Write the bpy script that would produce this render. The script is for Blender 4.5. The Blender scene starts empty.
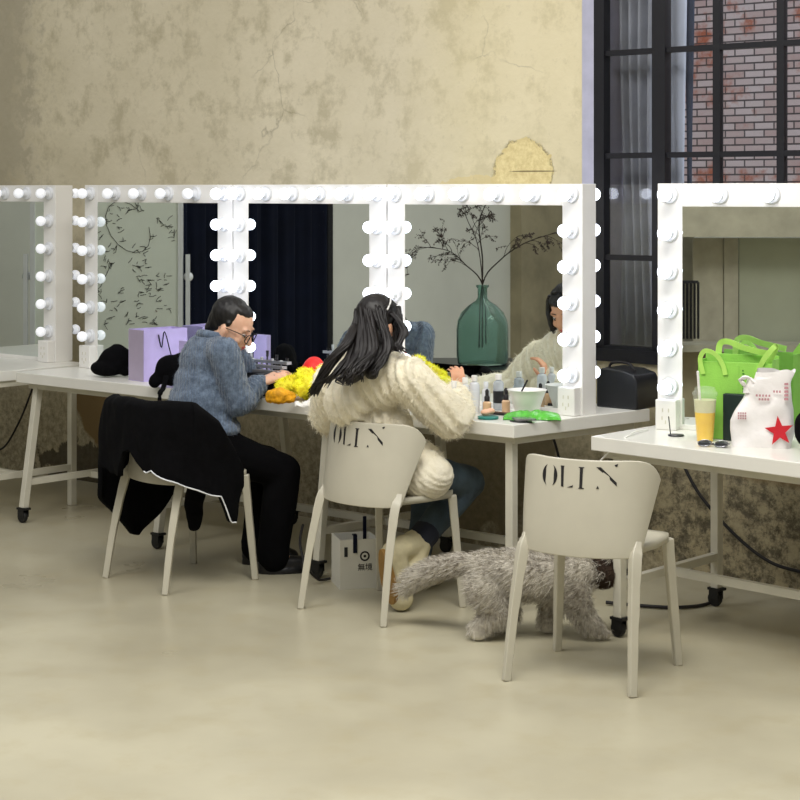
import bpy, bmesh, math, random
from mathutils import Vector, Matrix, noise
V=Vector; PI=math.pi
random.seed(7)
C=bpy.context.scene.collection
F=1850.0; H=1.65; HY=190.0
def P(px,py,Y): return V(((px-400)*Y/F, Y, H-(py-HY)*Y/F))
def PX(px,Y,z=0): return V(((px-400)*Y/F, Y, z))
def lin(c): return c/12.92 if c<=.04045 else ((c+.055)/1.055)**2.4
def rgb(r,g,b): return (lin(r/255),lin(g/255),lin(b/255),1)
# ---------- materials
class NT:
    def __init__(s,name):
        s.m=bpy.data.materials.new(name); s.m.use_nodes=True
        s.t=s.m.node_tree; s.b=s.t.nodes['Principled BSDF']; s.out=s.t.nodes['Material Output']
    def n(s,typ,**k):
        x=s.t.nodes.new(typ)
        for a,v in k.items(): setattr(x,a,v)
        return x
    def l(s,a,b): s.t.links.new(a,b)
    def coord(s,kind='Object'): return s.n('ShaderNodeTexCoord').outputs[kind]
    def noise(s,scale,detail=4,rough=.55,vec=None,dist=0):
        x=s.n('ShaderNodeTexNoise'); x.inputs['Scale'].default_value=scale; x.inputs['Detail'].default_value=detail
        x.inputs['Roughness'].default_value=rough; x.inputs['Distortion'].default_value=dist
        s.l(vec or s.coord(),x.inputs['Vector']); return x.outputs['Fac']
    def ramp(s,fac,a,b,ca=(0,0,0,1),cb=(1,1,1,1)):
        r=s.n('ShaderNodeValToRGB'); r.color_ramp.elements[0].position=a; r.color_ramp.elements[1].position=b
        r.color_ramp.elements[0].color=ca; r.color_ramp.elements[1].color=cb; s.l(fac,r.inputs[0]); return r.outputs[0]
    def mix(s,fac,a,b):
        x=s.n('ShaderNodeMix',data_type='RGBA')
        for v,i in ((fac,0),(a,6),(b,7)):
            if isinstance(v,(int,float,tuple)): x.inputs[i].default_value=v
            else: s.l(v,x.inputs[i])
        return x.outputs[2]
    def math(s,op,a,b=0,c=0):
        x=s.n('ShaderNodeMath',operation=op)
        for v,i in ((a,0),(b,1),(c,2)):
            if isinstance(v,(int,float)): x.inputs[i].default_value=v
            else: s.l(v,x.inputs[i])
        return x.outputs[0]
    def bump(s,h,st=.3,dist=.01):
        x=s.n('ShaderNodeBump'); x.inputs['Strength'].default_value=st; x.inputs['Distance'].default_value=dist
        s.l(h,x.inputs['Height']); s.l(x.outputs[0],s.b.inputs['Normal'])
    def col(s,c):
        if isinstance(c,tuple): s.b.inputs['Base Color'].default_value=c
        else: s.l(c,s.b.inputs['Base Color'])
def mat(name,c,rough=.5,metal=0,var=.12,nscale=12,bump=0,bscale=80,emit=0,ecol=None,trans=0,alpha=1,sheen=0,coat=0,ior=None,spec=None):
    n=NT(name); b=n.b
    if var>0:
        d=tuple(x*(1-var) for x in c[:3])+(1,); e=tuple(min(1,x*(1+var)) for x in c[:3])+(1,)
        n.col(n.ramp(n.noise(nscale),.3,.7,d,e))
    else: n.col(c)
    b.inputs['Roughness'].default_value=rough; b.inputs['Metallic'].default_value=metal
    if bump: n.bump(n.noise(bscale,3),bump,.004)
    if emit:
        b.inputs['Emission Color'].default_value=ecol or c; b.inputs['Emission Strength'].default_value=emit
    if spec is not None: b.inputs['Specular IOR Level'].default_value=spec
    if trans: b.inputs['Transmission Weight'].default_value=trans
    if alpha<1: b.inputs['Alpha'].default_value=alpha
    if sheen: b.inputs['Sheen Weight'].default_value=sheen
    if coat: b.inputs['Coat Weight'].default_value=coat
    if ior: b.inputs['IOR'].default_value=ior
    return n.m
# ---------- mesh builder
class MB:
    def __init__(s): s.v=[]; s.f=[]; s.mi=[]; s.cur=0
    def add(s,vs,fs):
        o=len(s.v); s.v+= [V(x) for x in vs]
        for f in fs: s.f.append([i+o for i in f]); s.mi.append(s.cur)
        return s
    def box(s,a,b,rot=None,org=None):
        x0,y0,z0=a; x1,y1,z1=b
        vs=[V(p) for p in ((x0,y0,z0),(x1,y0,z0),(x1,y1,z0),(x0,y1,z0),(x0,y0,z1),(x1,y0,z1),(x1,y1,z1),(x0,y1,z1))]
        if rot: vs=[rot@p for p in vs]
        if org is not None: vs=[p+V(org) for p in vs]
        return s.add(vs,[(0,3,2,1),(4,5,6,7),(0,1,5,4),(1,2,6,5),(2,3,7,6),(3,0,4,7)])
    def prism(s,poly,h0,h1,fn=None):
        # poly in 2D, extruded h0..h1 ; fn maps (x,y,h)->3D
        fn=fn or (lambda x,y,h:(x,y,h)); n=len(poly)
        vs=[fn(x,y,h0) for x,y in poly]+[fn(x,y,h1) for x,y in poly]
        fs=[tuple(range(n))[::-1],tuple(range(n,2*n))]+[(i,(i+1)%n,(i+1)%n+n,i+n) for i in range(n)]
        return s.add(vs,fs)
    def bar(s,p0,p1,w,h,w1=None,h1=None,up=V((0,0,1))):
        p0=V(p0);p1=V(p1); d=(p1-p0).normalized(); a=d.cross(up)
        if a.length<1e-3: a=d.cross(V((1,0,0)))
        a.normalize(); b=a.cross(d); w1=w if w1 is None else w1; h1=h if h1 is None else h1
        vs=[]
        for p,ww,hh in ((p0,w,h),(p1,w1,h1)):
            for i,j in ((-1,-1),(1,-1),(1,1),(-1,1)): vs.append(p+a*ww/2*i+b*hh/2*j)
        return s.add(vs,[(0,3,2,1),(4,5,6,7),(0,1,5,4),(1,2,6,5),(2,3,7,6),(3,0,4,7)])
    def tube(s,pts,r,n=8,flat=1,up=None):
        pts=[V(p) for p in pts]; m=len(pts); rs=r if isinstance(r,(list,tuple)) else [r]*m
        vs=[]; ref=V(up) if up else V((.13,.27,1)).normalized()
        for i,p in enumerate(pts):
            d=(pts[min(i+1,m-1)]-pts[max(i-1,0)]).normalized()
            a=d.cross(ref)
            if a.length<.05: a=d.cross(V((1,0,0)))
            a.normalize(); b=a.cross(d)
            for k in range(n):
                t=2*PI*k/n; vs.append(p+a*math.cos(t)*rs[i]+b*math.sin(t)*rs[i]*flat)
        fs=[]
        for i in range(m-1):
            for k in range(n):
                fs.append((i*n+k,i*n+(k+1)%n,(i+1)*n+(k+1)%n,(i+1)*n+k))
        fs.append(tuple(range(n))[::-1]); fs.append(tuple((m-1)*n+k for k in range(n)))
        return s.add(vs,fs)
    def caps(s,p0,p1,r0,r1=None,n=14):
        r1=r0 if r1 is None else r1; p0=V(p0);p1=V(p1); d=(p1-p0)
        L=d.length; d=d.normalized() if L>1e-6 else V((0,0,1))
        pts=[];rs=[]
        for k in range(5):
            t=(k+.35)/5*PI/2; pts.append(p0-d*r0*math.cos(t)); rs.append(r0*math.sin(t))
        pts.append(p0);rs.append(r0); 
        if L>1e-6: pts.append(p1);rs.append(r1)
        for k in range(4,-1,-1):
            t=(k+.35)/5*PI/2; pts.append(p1+d*r1*math.cos(t)); rs.append(r1*math.sin(t))
        return s.tube(pts,rs,n)
    def ell(s,c,r,rot=None,nu=16,nv=10):
        c=V(c); vs=[];fs=[]; r=(r,r,r) if isinstance(r,(int,float)) else r
        for j in range(1,nv):
            t=PI*j/nv
            for i in range(nu):
                a=2*PI*i/nu; p=V((r[0]*math.sin(t)*math.cos(a),r[1]*math.sin(t)*math.sin(a),r[2]*math.cos(t)))
                vs.append(c+(rot@p if rot else p))
        for e in (1,-1):
            p=V((0,0,r[2]*e)); vs.append(c+(rot@p if rot else p))
        T=len(vs)-2
        for j in range(nv-2):
            for i in range(nu): fs.append((j*nu+i,(j+1)*nu+i,(j+1)*nu+(i+1)%nu,j*nu+(i+1)%nu))
        for i in range(nu):
            fs.append((T,i,(i+1)%nu)); fs.append((T+1,(nv-2)*nu+(i+1)%nu,(nv-2)*nu+i))
        return s.add(vs,fs)
    def lathe(s,prof,c=(0,0,0),n=20,axis='z',cap=True):
        c=V(c); vs=[]
        for r,z in prof:
            for k in range(n):
                a=2*PI*k/n; x,y=r*math.cos(a),r*math.sin(a)
                vs.append(c+(V((x,y,z)) if axis=='z' else V((x,z,-y)) if axis=='y' else V((z,x,y))))
        fs=[]
        for i in range(len(prof)-1):
            for k in range(n): fs.append((i*n+k,i*n+(k+1)%n,(i+1)*n+(k+1)%n,(i+1)*n+k))
        if cap: fs.append(tuple(range(n))[::-1]); fs.append(tuple((len(prof)-1)*n+k for k in range(n)))
        return s.add(vs,fs)
    def grid(s,fn,nu,nv,closed=False):
        vs=[fn(i/nu,j/nv) for j in range(nv+1) for i in range(nu+1)]
        fs=[(j*(nu+1)+i,j*(nu+1)+i+1,(j+1)*(nu+1)+i+1,(j+1)*(nu+1)+i) for j in range(nv) for i in range(nu)]
        return s.add(vs,fs)
    def mesh(s,name):
        me=bpy.data.meshes.new(name); me.from_pydata([tuple(v) for v in s.v],[],s.f)
        me.polygons.foreach_set('material_index',s.mi)
        return me
    def obj(s,name,m,parent=None,smooth=35,bevel=0,fix=True,loc=None,rz=0):
        me=s.mesh(name)
        if fix:
            b=bmesh.new(); b.from_mesh(me); bmesh.ops.recalc_face_normals(b,faces=b.faces); b.to_mesh(me); b.free()
        ms=m if isinstance(m,(list,tuple)) else [m]
        for x in ms: me.materials.append(x)
        o=bpy.data.objects.new(name,me); C.objects.link(o)
        if smooth:
            me.polygons.foreach_set('use_smooth',[True]*len(me.polygons))
            if smooth<180: me.set_sharp_from_angle(angle=math.radians(smooth))
        if bevel:
            md=o.modifiers.new('b','BEVEL'); md.width=bevel; md.segments=2; md.limit_method='ANGLE'
        if parent: o.parent=parent
        if loc is not None: o.location=loc
        if rz: o.rotation_euler[2]=rz
        return o
def tag(o,label=None,cat=None,group=None,kind=None):
    if label: o['label']=label
    if cat: o['category']=cat
    if group: o['group']=group
    if kind: o['kind']=kind
    return o
def empty(name,loc=(0,0,0),rz=0,**k):
    o=bpy.data.objects.new(name,None); C.objects.link(o); o.location=loc; o.rotation_euler=(0,0,rz); o.empty_display_size=.1
    tag(o,**k); return o
def kids(o): return [c for c in bpy.data.objects if c.parent==o]
def copy_tree(o,parent=None):
    c=o.copy(); C.objects.link(c); c.parent=parent
    for ch in kids(o): copy_tree(ch,c)
    return c
def remesh(mb,name,m,parent=None,voxel=.008,smooth=2,disp=None):
    """union overlapping closed pieces into one continuous smooth surface"""
    me=mb.mesh(name); b=bmesh.new(); b.from_mesh(me); bmesh.ops.recalc_face_normals(b,faces=b.faces); b.to_mesh(me); b.free()
    o=bpy.data.objects.new(name+'_tmp',me); C.objects.link(o)
    r=o.modifiers.new('r','REMESH'); r.mode='VOXEL'; r.voxel_size=voxel
    if smooth:
        s=o.modifiers.new('s','SMOOTH'); s.factor=.5; s.iterations=smooth*2
    bpy.context.view_layer.update()
    dg=bpy.context.evaluated_depsgraph_get()
    n=bpy.data.meshes.new_from_object(o.evaluated_get(dg)); n.name=name
    bpy.data.objects.remove(o); bpy.data.meshes.remove(me)
    if disp:
        nr=[v.normal.copy() for v in n.vertices]
        for v,k in zip(n.vertices,nr): v.co=v.co+k*disp(v.co)
    n.materials.clear()
    for x in (m if isinstance(m,(list,tuple)) else [m]): n.materials.append(x)
    n.polygons.foreach_set('use_smooth',[True]*len(n.polygons))
    n.polygons.foreach_set('material_index',[0]*len(n.polygons))
    o=bpy.data.objects.new(name,n); C.objects.link(o)
    if parent: o.parent=parent
    return o
def fibres(o,count,L,w,grav=(0,0,-.5),jit=.5,slot=0,seed=1,mask=None,lay=None,bs=None):
    """grow thin tapering hairs from the surface, joined into the same mesh"""
    rnd=random.Random(seed); me=o.data; me.calc_loop_triangles(); vs=me.vertices
    tris=[];acc=[];tot=0
    for t in me.loop_triangles:
        tot+=t.area; acc.append(tot); tris.append(t)
    import bisect
    base=len(vs); nv=[];nf=[]
    for _ in range(count):
        t=tris[min(bisect.bisect_left(acc,rnd.random()*tot),len(tris)-1)]
        a,b,c=[vs[i].co for i in t.vertices]; u=rnd.random();v=rnd.random()
        if u+v>1:u,v=1-u,1-v
        p=a+(b-a)*u+(c-a)*v; n=t.normal
        if mask and not mask(p): continue
        g=V(grav) if lay is None else V(lay(p))
        d=(n+g+V((rnd.uniform(-1,1),rnd.uniform(-1,1),rnd.uniform(-1,1)))*jit).normalized()
        if d.dot(n)<.1: d=(d+n*(.25-d.dot(n))).normalized()
        l=L*rnd.uniform(.5,1.2); side=d.cross(V((rnd.uniform(-1,1),rnd.uniform(-1,1),rnd.uniform(-1,1)))).normalized()*w
        mid=p+d*l*.55; tip=p+(d+g*.5).normalized()*l
        k=base+len(nv); nv+=[p-side,p+side,mid+side*.6,mid-side*.6,tip]; nf+=[(k,k+1,k+2,k+3),(k+3,k+2,k+4)]
    co=[tuple(v.co) for v in vs]+[tuple(v) for v in nv]
    fs=[tuple(p.vertices) for p in me.polygons]; nb=len(fs)
    m2=bpy.data.meshes.new(me.name); m2.from_pydata(co,[],fs+nf)
    for x in me.materials: m2.materials.append(x)
    m2.polygons.foreach_set('use_smooth',[True]*len(m2.polygons))
    mi=([bs(p.center) for p in me.polygons] if bs else [p.material_index for p in me.polygons])+[slot]*len(nf); m2.polygons.foreach_set('material_index',mi)
    o.data=m2; bpy.data.meshes.remove(me)
def basis(fwd,pitch=0,roll=0):
    f=V((fwd[0],fwd[1],0)).normalized(); r=V((f.y,-f.x,0)); u=V((0,0,1))
    cp,sp=math.cos(pitch),math.sin(pitch)
    f2=f*cp-u*sp; u2=u*cp+f*sp
    cr,sr=math.cos(roll),math.sin(roll)
    r2=r*cr-u2*sr; u3=u2*cr+r*sr
    return Matrix((r2,f2,u3)).transposed()
def catmull(pts,n=6):
    pts=[V(p) for p in pts]; out=[]
    for i in range(len(pts)-1):
        a=pts[max(i-1,0)];b=pts[i];c=pts[i+1];d=pts[min(i+2,len(pts)-1)]
        for k in range(n):
            t=k/n; out.append(.5*((2*b)+(c-a)*t+(2*a-5*b+4*c-d)*t*t+(3*b-a-3*c+d)*t**3))
    out.append(pts[-1]); return out
# ---------- directions
T=V((.752,-.659,0)).normalized(); N=V((-T.y*-1,-T.x,0))  # placeholder
N=V((-.659,-.752,0)).normalized(); RZ=math.atan2(T.y,T.x)
W0=V((0,8.92,0))
def Wp(u,v,z=0): return W0+T*u+N*v+V((0,0,z))
M4=V((.735,7.455,0))
def refl(p,m=M4,n=N):
    p=V(p); d=(V((p.x,p.y,0))-m).dot(n); return p-n*2*d
# ---------- camera
cam=bpy.data.objects.new('camera',bpy.data.cameras.new('camera')); C.objects.link(cam)
cam.location=(0,0,H); cam.rotation_euler=(PI/2,0,0)
cam.data.sensor_width=36; cam.data.lens=36*F/800; cam.data.shift_y=-(400-HY)/800; cam.data.clip_end=100
bpy.context.scene.camera=cam
sc=bpy.context.scene; sc.view_settings.view_transform='Standard'; sc.view_settings.look='None'; sc.view_settings.gamma=1
sc.view_settings.exposure=0
# ================= materials
def plaster(name,left=False):
    n=NT(name); o=n.coord(); sep=n.n('ShaderNodeSeparateXYZ'); n.l(o,sep.inputs[0]); X,Y_,Z=sep.outputs
    big=n.noise(.9,6,.65); mid=n.noise(5,8,.7); fine=n.noise(28,8,.75)
    base=n.mix(n.ramp(big,.35,.65),rgb(206,196,168),rgb(222,212,186))
    base=n.mix(n.ramp(mid,.5,.62),base,rgb(190,180,152))
    # right part of the wall is yellower
    yel=n.ramp(n.math('ADD',X,n.math('MULTIPLY',mid,.5)),.2,.7)
    base=n.mix(n.math('MULTIPLY',yel,.35),base,rgb(232,219,172))
    # grey weathered corner far left
    gl=n.ramp(n.math('MULTIPLY',n.math('SUBTRACT',n.math('MULTIPLY',X,-.5),n.math('MULTIPLY',mid,.9)),.5),.46,.53)
    base=n.mix(n.math('MULTIPLY',gl,.55),base,rgb(140,132,112))
    # exposed rough patch above the fourth mirror
    def blob(cx,cz,rx,rz,dst=.6,sh=.08,sc=4):
        a=n.math('POWER',n.math('DIVIDE',n.math('SUBTRACT',X,cx),rx),2); b=n.math('POWER',n.math('DIVIDE',n.math('SUBTRACT',Z,cz),rz),2)
        d=n.math('ADD',n.math('ADD',a,b),n.math('MULTIPLY',n.math('SUBTRACT',n.noise(sc,6,.65),.5),dst*4))
        d=n.math('MULTIPLY',d,.4); return n.ramp(d,.4*(1-sh),.4*(1+sh),(1,1,1,1),(0,0,0,1)),d
    p1,d1=blob(.74,1.72,.17,.17,.55,.04,7)
    base=n.mix(p1,base,n.mix(n.ramp(fine,.35,.6),rgb(206,186,130),rgb(232,216,162)))
    edge=n.math('MULTIPLY',n.ramp(d1,.34,.39),n.ramp(d1,.40,.45,(1,1,1,1),(0,0,0,1)))
    base=n.mix(n.math('MULTIPLY',edge,n.math('MULTIPLY',n.ramp(fine,.46,.56),.8)),base,rgb(120,104,66))
    q1,_=blob(.45,1.66,.22,.055,.7,.06,9); base=n.mix(n.math('MULTIPLY',q1,.7),base,rgb(214,196,142))
    q2,_=blob(.80,1.735,.13,.0035,.25,.25,14); base=n.mix(n.math('MULTIPLY',q2,.8),base,rgb(96,80,48))
    base=n.mix(n.math('MULTIPLY',n.ramp(n.noise(16,8,.8),.56,.66),.3),base,rgb(168,156,126))
    # dirty lower zone
    low=n.ramp(n.math('ADD',Z,n.math('MULTIPLY',n.math('SUBTRACT',mid,.5),.8)),.3,.95,(1,1,1,1),(0,0,0,1))
    dirt=n.mix(n.ramp(fine,.38,.6),rgb(84,76,54),rgb(180,168,140))
    base=n.mix(n.math('MULTIPLY',low,.75),base,dirt)
    p2,d2=blob(-2.05,.52,.42,.36,.35,.05,2.5); base=n.mix(p2,base,rgb(128,106,68))
    p3,_=blob(-2.3,.08,.45,.16,.9,.1,7); base=n.mix(n.math('MULTIPLY',p3,.85),base,rgb(62,54,36))
    p4,_=blob(.35,.45,.55,.5,.5,.1,3); base=n.mix(n.math('MULTIPLY',p4,.8),base,rgb(112,100,68))
    p5,_=blob(2.0,.3,1.0,.3,.6,.15,6); base=n.mix(n.math('MULTIPLY',p5,.75),base,n.mix(n.ramp(n.noise(11,8,.8),.44,.56),rgb(44,38,26),rgb(172,160,128)))
    p6,_=blob(2.4,.62,.9,.2,.3,.12,2); base=n.mix(n.math('MULTIPLY',p6,.7),base,rgb(140,120,84))
    # hairline cracks
    vo=n.n('ShaderNodeTexVoronoi',feature='DISTANCE_TO_EDGE'); vo.inputs['Scale'].default_value=1.3
    wv=n.n('ShaderNodeVectorMath',operation='ADD'); nz=n.n('ShaderNodeTexNoise'); nz.inputs['Scale'].default_value=3; nz.inputs['Detail'].default_value=6
    n.l(o,nz.inputs['Vector']); n.l(o,wv.inputs[0]); sv=n.n('ShaderNodeVectorMath',operation='SCALE'); sv.inputs['Scale'].default_value=.35; n.l(nz.outputs['Color'],sv.inputs[0]); n.l(sv.outputs[0],wv.inputs[1]); n.l(wv.outputs[0],vo.inputs['Vector'])
    cr=n.math('MULTIPLY',n.ramp(vo.outputs[0],.0,.006,(1,1,1,1),(0,0,0,1)),n.ramp(big,.52,.60))
    base=n.mix(n.math('MULTIPLY',cr,.45),base,rgb(95,84,60))
    n.col(base); n.b.inputs['Roughness'].default_value=.9
    n.bump(n.math('ADD',n.math('MULTIPLY',n.noise(22,3,.5),.35),n.noise(4,3,.5)),.4,.02)
    return n.m
def floor_mat():
    n=NT('polished_screed'); big=n.noise(.8,5,.6); mid=n.noise(6,6,.6)
    b=n.mix(n.ramp(big,.35,.65),rgb(168,161,138),rgb(190,184,160)); b=n.mix(n.math('MULTIPLY',n.ramp(mid,.5,.7),.35),b,rgb(170,158,124))
    n.col(b); n.l(n.ramp(big,.3,.7,(.25,.25,.25,1),(.42,.42,.42,1)),n.b.inputs['Roughness']); n.bump(n.noise(9,4),.06,.01); return n.m
def brick_mat():
    n=NT('old_red_brick'); o=n.coord(); mp=n.n('ShaderNodeMapping'); mp.inputs['Rotation'].default_value=(PI/2,0,0); n.l(o,mp.inputs[0])
    br=n.n('ShaderNodeTexBrick'); n.l(mp.outputs[0],br.inputs['Vector']); br.inputs['Scale'].default_value=1
    br.inputs['Brick Width'].default_value=.215; br.inputs['Row Height'].default_value=.072; br.inputs['Mortar Size'].default_value=.009
    br.inputs['Mortar Smooth'].default_value=.3
    br.inputs['Color1'].default_value=rgb(206,180,180); br.inputs['Color2'].default_value=rgb(226,214,218); br.inputs['Mortar'].default_value=rgb(92,84,88)
    c=n.mix(n.ramp(n.noise(2.6,5,.6),.52,.62),br.outputs[0],rgb(190,112,88))
    c=n.mix(n.math('MULTIPLY',n.ramp(n.noise(14,6,.7),.45,.7),.4),c,rgb(215,208,208))
    c=n.mix(n.math('MULTIPLY',br.outputs['Fac'],.8),c,rgb(86,80,84))
    n.col(c); n.b.inputs['Roughness'].default_value=.95; n.bump(n.math('SUBTRACT',n.noise(20,5),n.math('MULTIPLY',br.outputs['Fac'],1)),.6,.02); return n.m
M={}
M['plaster']=plaster('old_plaster'); M['floor']=floor_mat(); M['brick']=brick_mat()
M['grey_wall']=mat('grey_plaster',rgb(214,214,206),.9,var=.06,nscale=2,bump=.2,bscale=20)
M['olive']=mat('bare_concrete',rgb(156,146,120),.95,var=.25,nscale=3,bump=.4,bscale=15)
M['panel']=mat('painted_board',rgb(166,168,148),.7,var=.08,nscale=2)
M['beam']=mat('concrete_beam',rgb(172,166,148),.9,var=.15,nscale=6,bump=.4,bscale=25)
M['steel']=mat('black_steel',rgb(24,24,30),.45,.2,var=.1)
M['reveal']=mat('reveal_render',rgb(176,176,196),.9,var=.1,nscale=10,bump=.3,bscale=30)
M['stone']=mat('stone_sill',rgb(170,166,150),.9,var=.2,nscale=8,bump=.4)
M['white']=mat('white_lacquer',rgb(232,230,226),.3,var=.02,nscale=4)
M['tablewhite']=mat('white_table_laminate',rgb(226,224,216),.28,var=.03,nscale=5)
M['tableleg']=mat('painted_tube',rgb(206,202,186),.4,var=.06,nscale=9)
M['plastic']=mat('chair_plastic',rgb(192,187,170),.38,var=.04,nscale=7,bump=.05,bscale=300)
M['mirror']=mat('mirror_glass',rgb(226,232,230),.01,1,var=0)
M['ink']=mat('black_ink',rgb(22,18,20),.6,var=.05)
M['black']=mat('black_cloth',rgb(7,7,9),1,var=.3,nscale=30,bump=.4,bscale=60,spec=.12)
M['blackgloss']=mat('black_gloss',rgb(18,18,22),.3,var=.2)
M['rubber']=mat('black_rubber',rgb(20,20,20),.6,var=.1)
M['socket']=mat('lamp_socket',rgb(222,224,228),.25,var=.03)
def bulbmat(name,e):
    n=NT(name); n.col(rgb(250,250,248)); n.b.inputs['Roughness'].default_value=.3
    n.b.inputs['Emission Color'].default_value=rgb(232,239,255); n.b.inputs['Emission Strength'].default_value=e; return n.m
M['bulb_on']=bulbmat('lit_bulb',5.2); M['bulb_dim']=bulbmat('faint_bulb',.4)
# ================= room
HT=4.6
def wallobj(name,m,u0,u1,v0,v1,z0,z1,**k):
    return tag(MB().box((u0,v0,z0),(u1,v1,z1)).obj(name,m,loc=W0,rz=RZ,smooth=0),kind='structure',**k)
# local frame: x=u, y=-v (away from the room)
UWL=1.155; UWR=4.6; ZS=.93; ZW=3.4; TH=.30
m=MB(); m.box((-4.1,0,-.05),(UWL,TH,HT)); m.box((UWR,0,-.05),(8,TH,HT)); m.box((UWL,0,-.05),(UWR,TH,ZS)); m.box((UWL,0,ZW),(UWR,TH,HT))
tag(m.obj('wall_back',M['plaster'],loc=W0,rz=RZ,smooth=0),kind='structure')
wallobj('wall_left',M['grey_wall'],-4.1,-3.9,-11,0,-.05,HT)
wallobj('wall_right',M['grey_wall'],8,8.2,-11,.3,-.05,HT)
wallobj('wall_front',M['grey_wall'],-4.1,8.2,-11.2,-11,-.05,HT)
tag(MB().box((-4.2,-11.2,-.12),(8.2,.3,0)).obj('floor',M['floor'],loc=W0,rz=RZ,smooth=0),kind='structure')
# opposite side seen in the fifth mirror: concrete beam over painted boards
# pale rendered strip beside the window
wallobj('trim_1',M['reveal'],UWL-.072,UWL,-.012,0.004,ZS-.05,HT)
# window sill
wallobj('trim_2',M['steel'],UWL,UWR,-.02,.08,ZS-.03,ZS+.025)
# window
w=empty('window_1',W0,RZ); w['kind']='structure'
def wu(px,v=-.012):  # u where the view ray of column px crosses the window plane
    k=(px-400)/F; o=W0+N*v   # X=k*Y
    return (k*o.y-o.x)/(T.x-k*T.y)
yw=.012
f=MB()
for x0,x1 in ((597,607),(655,668)): f.box((wu(x0),yw-.025,ZS),(wu(x1),yw+.025,ZW))
f.box((UWL,yw-.025,ZW-.05),(UWR,yw+.025,ZW)); f.box((UWL,yw-.025,ZS),(UWR,yw+.025,ZS+.04))
f.box((UWR-.05,yw-.025,ZS),(UWR,yw+.025,ZW))
f.obj('window_frame',M['steel'],w,smooth=0)
f=MB()
us=[718,782,850,922,1000,1084,1175]
for p in us: f.box((wu(p)-.017,yw-.015,ZS),(wu(p)+.017,yw+.015,ZW))
for z in (1.355,1.80,2.25,2.7,3.1): f.box((UWL,yw-.014,z-.012),(UWR,yw+.014,z+.012))
f.obj('glazing_bar',M['steel'],w,smooth=0)
g=NT('window_glass'); tr=g.n('ShaderNodeBsdfTransparent'); gl=g.n('ShaderNodeBsdfGlossy'); gl.inputs['Roughness'].default_value=.02
fr=g.n('ShaderNodeFresnel'); fr.inputs[0].default_value=1.5; mx=g.n('ShaderNodeMixShader'); g.l(fr.outputs[0],mx.inputs[0]); g.l(tr.outputs[0],mx.inputs[1]); g.l(gl.outputs[0],mx.inputs[2]); g.l(mx.outputs[0],g.out.inputs[0])
M['glass']=g.m
MB().box((UWL,yw-.004,ZS),(UWR,yw+.004,ZW)).obj('window_pane',M['glass'],w,smooth=0)
# outside: brick wall and ground
wallobj('wall_outside',M['brick'],-12,13,9,9.3,-.05,8)
wallobj('ground_outside',M['stone'],-12,13,.3,9,-.3,-.2)
# curtains outside the bars
def curtain(px0,px1,yy,m,label,folds,amp=.03,z0=1.0,z1=3.3,wob=.02):
    a=wu(px0,-yy);b=wu(px1,-yy)
    def fn(i,j):
        x=a+(b-a)*i; z=z0+(z1-z0)*j
        return (x+wob*math.sin(j*5+i*3)*(1-j), yy+amp*math.sin(i*folds*2*PI+.6*math.sin(j*3))*(.6+.4*j), z)
    o=MB().grid(fn,folds*10,12).obj('curtain',m,loc=W0,rz=RZ,smooth=180,fix=False)
    s=o.modifiers.new('s','SOLIDIFY'); s.thickness=.004
    tag(o,label,'curtain'); return o
M['curt']=mat('grey_curtain',rgb(160,165,178),.85,var=.25,nscale=5)
M['curt2']=mat('pale_curtain',rgb(196,204,222),.85,var=.08,nscale=5)
M['curt3']=mat('slate_curtain',rgb(52,62,82),.85,var=.1,nscale=5)
curtain(619,657,.17,M['curt'],'grey folded curtain hanging behind the narrow left window panes',4,.045,z0=.95)
curtain(667,686,.15,M['curt2'],'pale blue grey curtain strip just right of the thick window mullion',1,.02)
curtain(684,694,.20,M['curt3'],'dark slate curtain edge against the view of brick',1,.015)
wallobj('trim_3',M['reveal'],UWL-.001,UWL+.006,.04,.299,ZS,ZW)
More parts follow.
